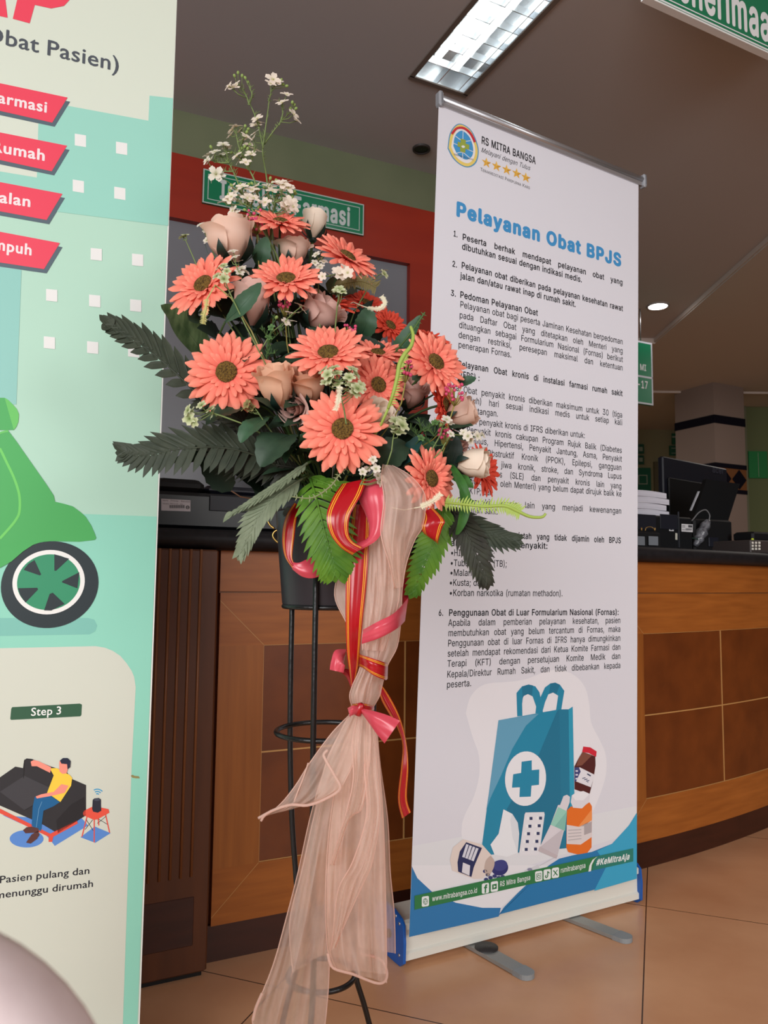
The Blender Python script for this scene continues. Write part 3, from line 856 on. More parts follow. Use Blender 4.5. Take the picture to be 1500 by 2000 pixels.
def body(t, l, r, h=12.6, b=False, j=True): T(t, l, r, h, INKC, 2, B_ if b else REG, just=j)
body('1.', (885, 461), (894, 464), 11.5, True, False)
body('Peserta berhak mendapat pelayanan obat yang', (902.7, 468), (1216.5, 557), 12.3, True)
body('dibutuhkan sesuai dengan indikasi medis.', (901.9, 486.7), (1137, 552), 12.5, True, False)
body('2.', (882.7, 520), (893, 523), 11.5, True, False)
body('Pelayanan obat diberikan pada pelayanan kesehatan rawat', (900.8, 523.5), (1216.8, 608), 12.5, True)
body('jalan dan/atau rawat inap di rumah sakit.', (899, 544), (1125, 600), 12.5, True, False)
body('3.', (880, 577), (891, 580), 11.5, True, False)
body('Pedoman Pelayanan Obat', (898, 581), (1050.7, 617), 12.8, True, False)
body('Pelayanan obat bagi peserta Jaminan Kesehatan berpedoman', (898, 600), (1216.5, 673))
body('pada Daftar Obat yang ditetapkan oleh Menteri yang', (896.8, 620.8), (1216.5, 690.7))
body('dituangkan sebagai Formularium Nasional (Fornas) berikut', (896, 640), (1216.5, 707.5))
body('dengan restriksi, peresepan maksimal dan ketentuan', (895, 659.5), (1216.5, 724))
body('penerapan Fornas.', (894.7, 678.7), (999, 698.7), j=False)
body('4.', (876, 712), (887, 714), 11.5, True, False)
body('Pelayanan Obat kronis di instalasi farmasi rumah sakit', (894, 716), (1216, 774), 12.6, True)
body('(IFRS) :', (894, 735.5), (937, 744.5), 12.6, True, False)
body('a.', (890, 763), (899, 765), 12, False, False)
body('Obat penyakit kronis diberikan maksimum untuk 30 (tiga', (904.8, 766.7), (1215.5, 816))
body('puluh) hari sesuai indikasi medis untuk setiap kali', (904.8, 785.5), (1215.5, 830.7))
body('kedatangan.', (904.8, 806), (973, 814), j=False)
body('b.', (889, 823), (899, 825), 12, False, False)
body('Obat penyakit kronis di IFRS diberikan untuk:', (904, 825.5), (1142.7, 856), j=False)
body('1)', (895, 843), (906, 844.5), 12, False, False)
body('Penyakit kronis cakupan Program Rujuk Balik (Diabetes', (910.7, 845), (1214.7, 885))
body('Melitus, Hipertensi, Penyakit Jantung, Asma, Penyakit', (910, 864), (1214.7, 902))
body('Paru Obstruktif Kronik (PPOK), Epilepsi, gangguan', (910, 886), (1214, 918.7))
body('kesehatan jiwa kronik, stroke, dan Syndroma Lupus', (910, 907), (1214, 936))
body('Eritematosus (SLE) dan penyakit kronis lain yang', (910, 926), (1214, 955))
body('(ditetapkan oleh Menteri) yang belum dapat dirujuk balik ke', (910, 945), (1214, 970))
body('FKTP; dan', (910, 964), (962, 968), j=False)
body('2)', (893, 983), (904, 984), 12, False, False)
body('Penyakit kronis lain yang menjadi kewenangan', (909, 985), (1213.9, 1003.5))
body('rumah sakit.', (909, 1001), (972.8, 1005), j=False)
body('5.', (863, 1045), (874, 1045.5), 12, True, False)
body('Obat program pemerintah yang tidak dijamin oleh BPJS', (881, 1046), (1213, 1061), 12.8, True)
body('antara lain untuk penyakit:', (880, 1066), (1070, 1072), 12.8, True, False)
for t_, l_, r_ in (('•HIV dan AIDS;', (879.5, 1085.5), (966, 1088)), ('•Tuberculosis (TB);', (878.7, 1105.5), (990, 1107)), ('•Malaria;', (878, 1124.5), (932, 1125)), ('•Kusta; dan', (877, 1144), (945, 1144.5)), ('•Korban narkotika (rumatan methadon).', (876.8, 1164), (1099, 1164.5))):
    body(t_, l_, r_, 13, j=False)
body('6.', (856, 1202.7), (866, 1202.6), 12.5, True, False)
body('Penggunaan Obat di Luar Formularium Nasional (Fornas):', (876, 1202.7), (1208.8, 1200.8), 13, True, False)
body('Apabila dalam pemberian pelayanan kesehatan, pasien', (875, 1222.7), (1212, 1217), 13.2)
body('membutuhkan obat yang belum tercantum di Fornas, maka', (874.7, 1242.7), (1212, 1234), 13.2)
body('Penggunaan obat di luar Fornas di IFRS hanya dimungkinkan', (874, 1262.7), (1212, 1251.5), 13.2)
body('setelah mendapat rekomendasi dari Ketua Komite Farmasi dan', (873.6, 1282.7), (1212, 1269), 13.2)
body('Terapi (KFT) dengan persetujuan Komite Medik dan', (873, 1302.7), (1212, 1286.7), 13.2)
body('Kepala/Direktur Rumah Sakit, dan tidak dibebankan kepada', (872.5, 1323.5), (1212, 1304.8), 13.2)
body('peserta.', (872, 1343.5), (920.8, 1340), 13.2, j=False)
# picture: pale blob, bag, medicines (drawn in a 3.75x enlarged sheet)
def K(pts): return [(840 + x / 3.75, 1300 + y / 3.75) for x, y in pts]
def KP(pts, c, L, sm=0): P(K(pts), c, L, sm)
KP([(262, 350), (290, 240), (350, 165), (430, 130), (560, 120), (700, 100), (830, 50), (930, 30), (1040, 60), (1130, 150), (1165, 280), (1180, 420), (1240, 540), (1285, 650), (1290, 780), (1260, 900), (1200, 1050), (1120, 1200), (900, 1290), (500, 1290), (260, 1290), (232, 1180), (260, 1080), (320, 960), (360, 800), (355, 650), (310, 520)], (234, 232, 237), .7, 90)
P([(806, 1652), (840, 1646), (1000, 1615), (1150, 1592), (1243.7, 1574), (1243.6, 1625), (1000, 1700), (804, 1700)], (226, 227, 231), .35)
# swooshes at the foot
P([(804.3, 1692), (815, 1715), (844, 1742), (890, 1763), (942, 1773), (978, 1773), (974, 1790), (799, 1830)], (52, 122, 178), 2)
P([(1243.6, 1587), (1228, 1612), (1195, 1648), (1155, 1664), (1120, 1670), (1092, 1677), (1072, 1690), (1045, 1712), (1010, 1745), (984, 1772), (972, 1790), (974, 1786), (1243.5, 1716)], (44, 122, 176), 2)
P([(1243.6, 1587), (1228, 1612), (1195, 1648), (1166, 1662), (1185, 1690), (1160, 1740), (1243.5, 1716)], (62, 166, 204), 3)
P([(804, 1690), (804, 1692), (815, 1715), (844, 1742), (890, 1763), (942, 1773), (978, 1773), (1005, 1748), (1045, 1712), (1072, 1690), (1000, 1690), (860, 1690)], (233, 232, 236), 1.2)
BL1, BL2, BL3, BL4 = (42, 138, 172), (104, 164, 194), (38, 118, 150), (50, 156, 188)
KP([(500, 400), (945, 320), (965, 1340), (440, 1385), (380, 1310)], BL1, 3)
KP([(500, 400), (795, 352), (700, 440), (600, 610), (520, 800), (440, 970), (410, 1060), (430, 930)], BL2, 4)
KP([(930, 330), (945, 320), (965, 1340), (640, 1370), (560, 1050), (800, 640)], BL3, 4)
KP([(945, 320), (1012, 320), (1043, 300), (1057, 1040), (1060, 1330), (965, 1340)], (40, 124, 156), 4)
KP([(1012, 320), (1043, 300), (1057, 1050), (1022, 1050)], BL4, 5)
KP([(637, 372), (632, 200), (672, 152), (720, 138), (770, 152), (800, 195), (815, 270), (826, 345), (770, 350), (776, 300), (750, 225), (715, 208), (680, 225), (673, 280), (675, 368)], BL1, 3.3)
KP([(808, 230), (840, 160), (880, 130), (915, 124), (950, 140), (982, 185), (960, 320), (922, 325), (937, 220), (900, 197), (865, 210), (840, 270), (824, 330)], BL1, 3.6)
KP([(672, 152), (720, 138), (752, 145), (745, 220), (715, 208), (685, 222), (676, 240)], BL3, 4); KP([(880, 130), (915, 124), (950, 140), (925, 205), (900, 197), (870, 208)], BL3, 4)
pr.ell(840 + 697 / 3.75, 1300 + 827 / 3.75, 150 / 3.75, 200 / 3.75, (236, 236, 240), 6, 4)
KP([(668, 703), (742, 693), (742, 765), (797, 760), (795, 872), (740, 878), (735, 958), (652, 962), (655, 890), (597, 893), (606, 795), (664, 785)], BL1, 7)
KP([(1115, 630), (1208, 665), (1210, 730), (1195, 830), (1165, 945), (1057, 905), (1055, 740), (1085, 680)], (84, 38, 38), 5)
KP([(1115, 630), (1185, 655), (1110, 730), (1068, 735), (1085, 680)], (130, 80, 66), 6)
KP([(1120, 592), (1170, 598), (1218, 628), (1213, 668), (1160, 640), (1112, 632)], (210, 44, 62), 6)
KP([(1056, 745), (1095, 745), (1205, 800), (1175, 890), (1060, 845)], (230, 228, 234), 6)
KP([(1056, 745), (1088, 745), (1100, 775), (1065, 850), (1056, 845)], (66, 72, 124), 7)
for i in range(4): pr.line(K([(1112 + 14 * i, 835 + 10 * i - 10), (1135 + 14 * i if i < 3 else 1150, 820 + 10 * i)]), 1.6, (66, 70, 110), 8)
KP([(1145, 795), (1150, 788), (1175, 802), (1172, 812)], (70, 74, 104), 8)
for i in range(3): KP([(1062, 765 + 28 * i), (1080, 765 + 28 * i), (1080, 777 + 28 * i), (1062, 777 + 28 * i)], (215, 215, 228), 8)
KP([(1000, 1060), (1030, 1030), (1100, 1045), (1165, 1000), (1183, 1030), (1180, 1330), (1150, 1370), (1080, 1382), (1010, 1365), (995, 1330)], (232, 116, 44), 6)
KP([(1080, 1180), (1183, 1050), (1183, 1130), (1120, 1175)], (242, 150, 84), 7)
KP([(998, 1165), (1090, 1180), (1180, 1130), (1180, 1255), (1100, 1310), (998, 1305)], (224, 214, 214), 7)
KP([(1125, 1165), (1180, 1140), (1180, 1220), (1125, 1240)], (178, 168, 170), 8)
for i in range(4): pr.line(K([(1008, 1205 + 24 * i), (1105, 1200 + 22 * i)]), 2, (190, 182, 184), 8)
KP([(1028, 1000), (1035, 950), (1070, 925), (1120, 918), (1165, 938), (1165, 990), (1110, 1045), (1045, 1040)], (226, 222, 228), 7)
KP([(1035, 950), (1070, 925), (1120, 918), (1165, 938), (1120, 985), (1060, 985)], (238, 236, 240), 8)
KP([(950, 1020), (975, 955), (1000, 945), (1022, 960), (1020, 1000), (998, 1060), (980, 1200), (930, 1395), (800, 1330), (880, 1165), (935, 1020)], (222, 216, 222), 5.6)
KP([(935, 1035), (1000, 1065), (985, 1210), (880, 1165)], (156, 210, 192), 7); KP([(1000, 1065), (985, 1210), (910, 1178)], (136, 192, 178), 8)
KP([(975, 1190), (930, 1395), (800, 1330)], (202, 194, 200), 7)
KP([(800, 1322), (932, 1390), (922, 1412), (788, 1356)], (196, 184, 188), 8)
KP([(697, 1075), (833, 1072), (837, 1090), (798, 1378), (788, 1387), (655, 1390), (650, 1375), (690, 1090)], (230, 229, 234), 6)
for x, y in ((735, 1118), (805, 1116), (727, 1175), (795, 1172), (717, 1230), (787, 1228), (708, 1287), (778, 1286), (700, 1345), (768, 1342)):
    KP([(x - 28, y - 11), (x, y - 11), (x, y + 11), (x - 28, y + 11)], (240, 240, 242), 7); KP([(x - 10, y - 11), (x + 12, y - 11), (x + 12, y + 11), (x - 10, y + 11)], (54, 64, 100), 8)
KP([(535, 1052), (600, 1085), (640, 1150), (650, 1230), (640, 1370), (560, 1400), (470, 1385), (440, 1310), (500, 1230), (520, 1130)], (236, 238, 242), 6)
KP([(600, 1085), (640, 1150), (650, 1230), (640, 1370), (600, 1250), (585, 1130)], (222, 226, 232), 7)
KP([(240, 1270), (380, 1310), (450, 1390), (465, 1460), (440, 1500), (380, 1560), (320, 1562), (160, 1500), (143, 1420), (165, 1330)], (228, 214, 206), 6)
KP([(262, 1292), (378, 1334), (345, 1410), (318, 1475), (300, 1547), (203, 1508), (198, 1440), (215, 1360)], (46, 52, 92), 7)
KP([(238, 1440), (290, 1462), (285, 1537), (230, 1512)], (224, 222, 228), 8)
for i in range(4): KP([(262 + 24 * i, 1305 + 9 * i), (280 + 24 * i, 1311 + 9 * i), (250 + 22 * i, 1405 + 9 * i), (232 + 22 * i, 1400 + 8 * i)], (218, 218, 228), 8)
KP([(440, 1390), (468, 1430), (462, 1480), (425, 1540), (395, 1500), (405, 1430)], (196, 176, 166), 8, 24)
pr.ell(840 + 508 / 3.75, 1300 + 1480 / 3.75, 62 / 3.75, 56 / 3.75, (50, 54, 112), 6, -15); pr.ell(840 + 512 / 3.75, 1300 + 1462 / 3.75, 52 / 3.75, 40 / 3.75, (66, 70, 132), 7, -15)
for x, y in ((400, 1505), (420, 1530), (408, 1565), (440, 1552), (470, 1540), (500, 1552), (530, 1545)): pr.ell(840 + x / 3.75, 1300 + y / 3.75, 4.2, 3.4, (56, 62, 116), 8)
KP([(690, 1500), (790, 1455), (800, 1480), (700, 1525)], (214, 214, 220), 6); pr.line(K([(800, 1465), (910, 1405)]), 1.6, (206, 206, 212), 6); pr.ell(840 + 728 / 3.75, 1300 + 1492 / 3.75, 5, 3, (140, 140, 165), 7)
# green address strip
P([(808.8, 1749), (1235.8, 1656.5), (1235.8, 1682), (808.8, 1776.5)], (52, 124, 74), 9)
P([(1164, 1672.5), (1235.8, 1656.5), (1235.8, 1682), (1155, 1700)], (46, 126, 112), 10)
W_ = (234, 238, 238)
def icon(cx, cy):
    pts = [(-7, -7.5), (-5, -9.5), (5, -11), (7, -9.5), (7, 7), (5, 9), (-5, 10.5), (-7, 9)]
    P([(cx + a, cy + b) for a, b in pts], W_, 11)
G_ = (52, 124, 74)
icon(829.8, 1760); pr.ell(829.8, 1760, 4.6, 6.2, G_, 12); pr.ell(829.8, 1760, 3.7, 5.2, W_, 13); pr.line([(829.8, 1754.5), (829.8, 1765.5)], 1, G_, 14); pr.line([(825.5, 1761), (834, 1759)], 1, G_, 14); pr.ell(829.8, 1760, 1.9, 5.4, G_, 14); pr.ell(829.8, 1760, 1.1, 4.6, W_, 15)
T('www.mitrabangsa.co.id', (842.8, 1759.7), (931, 1742.5), 10, W_, 11, .012, just=False)
icon(947, 1734.5); T('f', (944.5, 1743), (951, 1741.6), 15, G_, 12, .04, just=False)
icon(964.5, 1731); P([(960, 1727), (969, 1725), (969, 1735), (960, 1737)], G_, 12); P([(963, 1728.5), (967.2, 1730.4), (963, 1734)], W_, 13)
T('RS Mitra Bangsa', (975, 1731.2), (1035, 1717.7), 10, W_, 11, .01, just=False)
icon(1051, 1711); P([(1046.5, 1706), (1055.5, 1704), (1055.5, 1716), (1046.5, 1718)], G_, 12); P([(1047.6, 1707), (1054.4, 1705.4), (1054.4, 1715), (1047.6, 1716.6)], W_, 13); pr.ell(1051, 1711, 2.6, 3.4, G_, 14); pr.ell(1051, 1711, 1.5, 2.1, W_, 15)
icon(1067.5, 1707.5); pr.line([(1068.5, 1701), (1068.5, 1711), (1066, 1714), (1063.6, 1712), (1065.5, 1708.5)], 1.9, G_, 12); pr.line([(1068.5, 1701.5), (1072, 1705)], 1.9, G_, 12)
icon(1083.6, 1704.3); pr.line([(1079.5, 1699.5), (1087.5, 1709)], 2.2, G_, 12); pr.line([(1087.5, 1698), (1079.5, 1710.5)], 1.3, G_, 12)
T('rsmitrabangsa', (1093.7, 1704.3), (1142.7, 1694), 10, W_, 11, .01, just=False)
P([(1148, 1702), (1150, 1690), (1156, 1679), (1166, 1672), (1160, 1678), (1154.5, 1689), (1153, 1701)], W_, 11)
T('#KeMitraAja', (1163, 1690), (1228.5, 1677.5), 12, W_, 11, .03, just=False, slant=.25)
pr.build('printed_sheet', rb, .42, .35, bump=((1.2, 1.2, .45), .16))
# white back of the sheet
e = MB(); pts = [pr.uvp(*c) for c in (cBL, cBR, cTR, cTL)]
e.add([pr.pt(a, b, -1) for a, b in pts], [(3, 2, 1, 0)]); e.build('sheet_back', mat('sheet_back_grey', (170, 170, 174), .6), rb)
# top rail with its end caps
tl, tr_ = pr.uvp(861, 193), pr.uvp(1254, 352)
ALU = mat('aluminium', (186, 186, 190), .32, .5, metal=.75)
ALUW = mat('aluminium_matt', (226, 224, 214), .45, .4, metal=.0)
GREYP = mat('grey_plastic', (150, 152, 158), .45)
a, c = pr.pt(*tl, 0), pr.pt(*tr_, 0); d = (c - a).normalized()
tr = MB(); tr.tube([a + d * -.004, c], .0105, 14)
tr.frame_box(a - RV * .022 - RNN * .004, c - a, RV * .02, RNN * .008); rail = tr.build('top_rail', ALU, rb)
e = MB()
for q, s_ in ((a, -1), (c, 1)):
    e.bbox(q - RV * .026 - RNN * .013 + d * (-.012 if s_ < 0 else -.004), d * .016, RV * .044, RNN * .026, .005)
    e.build('end_cap', GREYP, rail); e = MB()
# cassette
lb = R0 + RN * .035; lb.z = 0
A0 = on_z(790, 1880, .012); A1 = on_z(1258, 1762, .012)
A0 = V((A0.x, A0.y, 0)); wB = (V((A1.x, A1.y, 0)) - A0).dot(RU)
prof = [(0, .014), (0, .03), (-.006, .034), (-.006, .082), (0, .086), (0, .102), (-.012, .106), (-.026, .104), (-.030, .10), (-.05, .10), (-.105, .108), (-.125, .095), (-.13, .05), (-.12, .018), (-.09, .012)]
def ext(mb, o, prof, u, n):
    k = len(prof); vs = [o + n * x + Z * z for x, z in prof] + [o + u + n * x + Z * z for x, z in prof]
    mb.add(vs, [(i, (i + 1) % k, k + (i + 1) % k, k + i) for i in range(k)] + [tuple(range(k - 1, -1, -1)), tuple(range(k, 2 * k))])
b = MB(); ext(b, A0, prof, RU * wB, RN); b.build('cassette', ALUW, rb)
BLUE = mat('blue_plastic', (26, 92, 176), .35, .5)
pp = [(.006, .012), (.008, .06), (.004, .1), (-.01, .112), (-.045, .122), (-.09, .125), (-.125, .112), (-.138, .07), (-.136, .03), (-.11, .002), (-.04, .0005), (-.008, .001)]
for s_ in (0, 1):
    b = MB(); ext(b, A0 + RU * (-.008 if s_ == 0 else wB), pp, RU * .008, RN); pl = b.build('end_plate', BLUE, rb)
    b = MB()
    for x, z in ((-.012, .026), (-.012, .1), (-.03, .112)): b.lathe(A0 + RU * (-.008 if s_ == 0 else wB + .008) + RN * x + Z * z, [(.001, .002), (.0035, .0016), (.004, 0)], 10, axis=RU * (-1 if s_ == 0 else 1))
    b.build('screw', ALU, pl)
b = MB(); b.lathe(A0 + RU * -.008 + RN * -.06 + Z * .06, [(.001, .012), (.009, .012), (.01, 0)], 14, axis=-RU); b.build('tension_knob', BLACK2, rb)
# swivel feet
def foot(p0, p1):
    a, c = on_z(*p0, .006), on_z(*p1, .006); d = c - a; d.z = 0; L = d.length; d.normalize(); s_ = V((d.y, -d.x, 0)); hw = .021
    a = a - d * .16; L += .16
    def slab(mb, x0, x1, z0, z1, h, rnd_=False):
        pts = [a + d * x0 - s_ * h, a + d * x1 - s_ * h]
        if rnd_: pts += [a + d * (x1 + h * .9 * math.cos(t)) + s_ * h * math.sin(t) for t in [(-90 + 180 * i / 10) * math.pi / 180 for i in range(1, 10)]]
        pts += [a + d * x1 + s_ * h, a + d * x0 + s_ * h]
        k = len(pts); vs = [V((p.x, p.y, z0)) for p in pts] + [V((p.x, p.y, z1)) for p in pts]
        mb.add(vs, [(i, (i + 1) % k, k + (i + 1) % k, k + i) for i in range(k)] + [tuple(range(k - 1, -1, -1)), tuple(range(k, 2 * k))])
    b = MB(); slab(b, 0, L - .045, .002, .011, hw); f_ = b.build('foot', ALU if False else mat('foot_aluminium', (158, 160, 158), .4, .5, metal=.4), rb)
    b = MB(); slab(b, L - .045, L - hw, .0005, .0125, hw * 1.03, True); b.build('foot_tip', mat('foot_tip_grey', (142, 146, 148), .5), f_)
foot((930, 1848), (1040, 1910)); foot((1128, 1797), (1234, 1838))
b = MB(); c = on_z(950, 1852, .01); b.lathe(V((c.x, c.y, .011)), [(.03, 0), (.03, .003), (.001, .003)], 24); b.build('swivel', mat('swivel_dark', (46, 44, 44), .5), rb)

# ------------------------------------------------------------------ banner on the left
A70 = math.radians(69.6)
LU = V((math.sin(A70), math.cos(A70), 0)); LNm = V((math.cos(A70), -math.sin(A70), 0))
L0_ = at(306, 1000, 1.42)
pr = Print(L0_, LU, Z, LNm)
P = pr.poly; T = pr.text; FACE[0] = None
lb = thing('display_banner', V((L0_.x, L0_.y, 0)) - LU * .4, 'mint green banner with scooter picture and red arrow labels at the left edge', 'banner')
e0 = pr.uvp(345, 0)[0]; e1 = pr.uvp(268, 2000)[0]
xr = (e0 + e1) / 2; zt_ = 2.12 - L0_.z; zb_ = .09 - L0_.z
k0 = lambda y: (345 - 77 * y / 2000, y)
pr.poly_uv([(xr - .85, zb_), (xr, zb_), (xr, zt_), (xr - .85, zt_)], (178, 216, 196), 0)
def XR(y): return (345.5 - 77.5 * y / 2000, y)
P([(-330, -260), (356, -260), XR(192), (292, 187), (290, 236), (133, 207), (75, 240), (72, 347), (0, 335), (-330, 300)], (212, 220, 205), 1)
P([(292, 187), XR(192), XR(441), (114, 414), (0, 395), (-330, 330), (-330, 300), (0, 335), (72, 347), (75, 240), (133, 207), (290, 236)], (152, 210, 194), 2)
P([(-300, 470), (0, 500), (42, 528), (32, 790), (-300, 800)], (144, 200, 190), 2)
P([(-330, 985), (167, 1004), XR(1009), XR(2090), (-330, 2300)], (146, 214, 192), 1)
P([(-300, 1203), (0, 1207), (172, 1207), (184, 1210), (190, 1222), (186, 1233), (175, 1239), (0, 1242), (-300, 1244)], (128, 194, 180), 2)
P([(-330, 1275), (0, 1266), (187, 1262), (205, 1265), (220, 1271), (235, 1281), (247, 1295), (257, 1310), (262, 1322), (265, 1342), (257, 1500), (240, 2000), (238, 2100), (-330, 2250)], (210, 214, 200), 2)
# heading
CR, DK = (232, 72, 94), (78, 84, 92)
P([(25, 37), (58, 46), (68, 10), (100, 17), (125, 12), (138, -2), (146, -28), (130, -52), (48, -62)], CR, 3)
P([(15, 35), (-24, 27), (-40, -80), (2, -70)], CR, 3)
T('(Obat Pasien)', (-54, 73), (235, 141), 31, DK, 3, .014, just=False)
for i, (f0, tx) in enumerate((([(0, 163), (132, 191), (102, 240), (0, 217)], ('Farmasi', (-22, 197), (94, 221))), ([(0, 259), (131, 285), (101, 335), (0, 313)], ('Rumah', (-18, 295), (90, 315))), ([(0, 356), (122, 379), (91, 430), (0, 413)], ('Jalan', (-12, 394), (62, 405))), ([(0, 453), (117, 475), (86, 526), (0, 513)], ('Tempuh', (-52, 480), (64, 499.5))))):
    a_, b_, c_, d_ = f0
    L4 = (-220, a_[1] - 46); L5 = (-220, d_[1] - 46)
    P([(a_[0], a_[1] + 8), (b_[0] + 5, b_[1] + 8), (c_[0] + 5, c_[1] + 8), (d_[0], d_[1] + 8), (-220, d_[1] - 38), (-220, a_[1] - 38)], (86, 102, 112), 3)
    P([a_, b_, c_, d_, L5, L4], CR, 4)
    T(tx[0], tx[1], tx[2], 22, (240, 226, 228), 5, .03, just=False)
for cx, cy in ((157, 274.5), (237.5, 290), (153, 364), (234, 378), (188, 497), (268.7, 508), (101, 577), (185, 588), (265, 597), (96.5, 669.5), (181, 679), (261, 686)):
    sl = .16 if cy < 400 else .1
    P([(cx - 11, cy - 11.5 - 11 * sl), (cx + 11, cy - 11.5 + 11 * sl), (cx + 11, cy + 11.5 + 11 * sl), (cx - 11, cy + 11.5 - 11 * sl)], (230, 230, 227), 3)
# scooter
SG = (76, 172, 92); SL = (104, 196, 98)
P([(-200, 777), (9, 777), (16, 781), (25, 790), (33, 799), (37, 809), (36, 824), (32, 834), (27, 840), (-200, 843)], SG, 3)
P([(9, 777), (16, 781), (25, 790), (33, 799), (37, 809), (36, 824), (32, 834), (27, 840)], SL, 4)
P([(-200, 850), (0, 847), (16, 841), (32, 862), (62, 905), (90, 945), (105, 968), (107.5, 980), (125, 984), (142, 989), (157, 1000), (167, 1009), (178, 1026), (185, 1042), (188, 1051), (185, 1054.5), (155, 1058), (100, 1057), (80, 1059), (65, 1064), (45, 1077), (22, 1097), (0, 1109), (-200, 1120)], SG, 5)
pr.line([(0, 876), (14, 905), (28, 935), (38, 968), (38, 1000), (30, 1017), (18, 1032), (0, 1052)], 5, (112, 206, 100), 6, 30)
pr.line([(-10, 852), (3, 845), (16, 842)], 4, SL, 6, 8)
TYR = (44, 54, 58)
pr.ell(97, 1142, 96, 84, TYR, 4, -14, 56)
pr.ell(95, 1137, 71, 62.5, (238, 238, 234), 5 if False else 6, -12, 56); pr.ell(95, 1137, 62, 54, (56, 146, 106), 7, -12, 56)
for tri in ([(425, 330), (540, 365), (438, 460), (425, 458)], [(620, 470), (605, 597), (485, 550), (485, 540)], [(505, 718), (400, 770), (345, 768), (388, 640), (412, 630)], [(200, 708), (158, 650), (142, 595), (292, 592), (298, 605)], [(185, 452), (222, 405), (270, 375), (322, 488), (312, 496)]):
    P([(x / 4, 1000 + y / 4) for x, y in tri], TYR, 8)
P([(-200, 1100), (0, 1109), (22, 1097), (45, 1077), (65, 1064), (80, 1059), (100, 1057), (60, 1060)], SG, 9)
# step 3
P([(22, 1384), (24, 1381), (156, 1374), (160, 1376), (159, 1396), (157, 1399), (22, 1406), (20, 1404)], (54, 94, 70), 3)
T('Step 3', (60, 1398), (121, 1394.5), 15.5, (240, 242, 238), 4, .014, just=False)
SO = (50, 50, 53)
P([(5, 1592), (40, 1608), (78, 1618), (98, 1640), (107, 1652), (172, 1612), (160, 1598), (100, 1600)], (92, 140, 210), 3)
pr.ell(52, 1638, 33, 17, (92, 140, 210), 3.4)
P([(-60, 1536), (0, 1518), (30, 1497), (45, 1500), (47, 1485), (52, 1481), (62, 1482), (100, 1497), (130, 1507), (140, 1521), (168, 1533), (168, 1555), (168, 1592), (112, 1627), (80, 1608), (0, 1573), (-60, 1550)], SO, 4)
P([(0, 1546), (48, 1515), (112, 1545), (48, 1582)], (66, 66, 70), 5)
pr.line([(48, 1582), (112, 1545)], 1, (40, 40, 42), 6); pr.line([(48, 1483), (46, 1520)], 1, (36, 36, 38), 6)
P([(140, 1570), (165, 1556), (168, 1592), (113, 1627), (110, 1602)], (40, 40, 43), 5)
P([(-40, 1565), (0, 1579), (98, 1628), (150, 1602), (152, 1608), (104, 1634), (102, 1644), (95, 1644), (95, 1634), (0, 1588), (-40, 1572)], (226, 84, 68), 5)
P([(97, 1500), (112, 1500), (125, 1508), (136, 1513), (141, 1519), (139, 1534), (131, 1546), (118, 1566), (92, 1548), (105, 1514)], (246, 208, 74), 7)
P([(60, 1487), (66, 1484), (75, 1486), (100, 1498), (98, 1509), (72, 1496), (62, 1496)], (244, 150, 132), 8)
P([(116, 1487), (122, 1481), (132, 1484), (133, 1500), (130, 1510), (122, 1511), (116, 1506)], (244, 150, 132), 8)
P([(117, 1485), (123, 1480), (132, 1480), (138, 1486), (137, 1498), (132, 1502), (131, 1492), (120, 1491)], (40, 46, 66), 9)
P([(134, 1534), (126, 1548), (100, 1554), (72, 1559), (70, 1555), (80, 1551), (105, 1546), (120, 1531)], (244, 150, 132), 8)
P([(68, 1556), (92, 1549), (117, 1566), (105, 1574), (85, 1583), (80, 1623), (62, 1613), (64, 1575)], (30, 98, 148), 7)
pr.line([(82, 1565), (76, 1580), (71, 1615)], .8, (120, 170, 205), 8)
P([(45, 1621), (52, 1615), (62, 1614), (75, 1617), (76, 1625), (50, 1627)], (92, 58, 56), 8); P([(51, 1645), (62, 1629), (74, 1622), (77, 1630), (72, 1638), (60, 1647)], (92, 58, 56), 8)
P([(157, 1635), (185, 1614), (216, 1627), (186, 1646)], (92, 140, 210), 3)
for l_ in ([(170, 1594), (160, 1634)], [(184, 1600), (184, 1645)], [(206, 1590), (214, 1626)], [(191, 1590), (193, 1612)]): pr.line(l_, 2.2, (230, 88, 76), 4)
pr.line([(168, 1600), (182, 1622)], .9, (40, 40, 44), 4); pr.line([(181, 1601), (166, 1620)], .9, (40, 40, 44), 4); pr.line([(190, 1598), (210, 1610)], .9, (40, 40, 44), 4); pr.line([(207, 1594), (190, 1608)], .9, (40, 40, 44), 4)
P([(162, 1588), (164, 1583), (183, 1574), (212, 1580), (213.5, 1587), (190, 1600), (183, 1601), (163, 1592)], (232, 88, 70), 5)
P([(181, 1562), (184, 1559), (193, 1558), (197, 1561), (197, 1573), (198, 1583), (191, 1587), (182, 1585), (180, 1580)], (42, 46, 60), 6); pr.ell(189.5, 1561.5, 6, 2.4, (70, 76, 92), 7)
for r_ in (4, 8.5, 13): pr.line([(190 + r_ * math.sin(t) , 1554 - r_ * math.cos(t)) for t in (-.55, -.2, .15, .5, .85)], 2, (56, 160, 210), 4)
T('Pasien pulang dan', (-2, 1725), (176, 1706), 14, (32, 34, 44), 3, .01, just=False)
T('menunggu dirumah', (-10, 1755.5), (183, 1731.5), 14, (32, 34, 44), 3, .01, just=False)
P([(-100, 1850), (0, 1835), (16, 1831), (19, 1834), (19, 1852), (14, 1857), (0, 1859), (-100, 1875)], (48, 88, 62), 4)
P([(-100, 1862), (10, 1858), (24, 1859), (56, 1867), (55, 1896), (20, 1960), (-100, 2000)], (236, 228, 224), 3)
P([(255, 1515), (259, 1513), (262, 1515), (271, 1516), (273, 1520), (266, 1520), (259, 1519)], (150, 140, 90), 4)
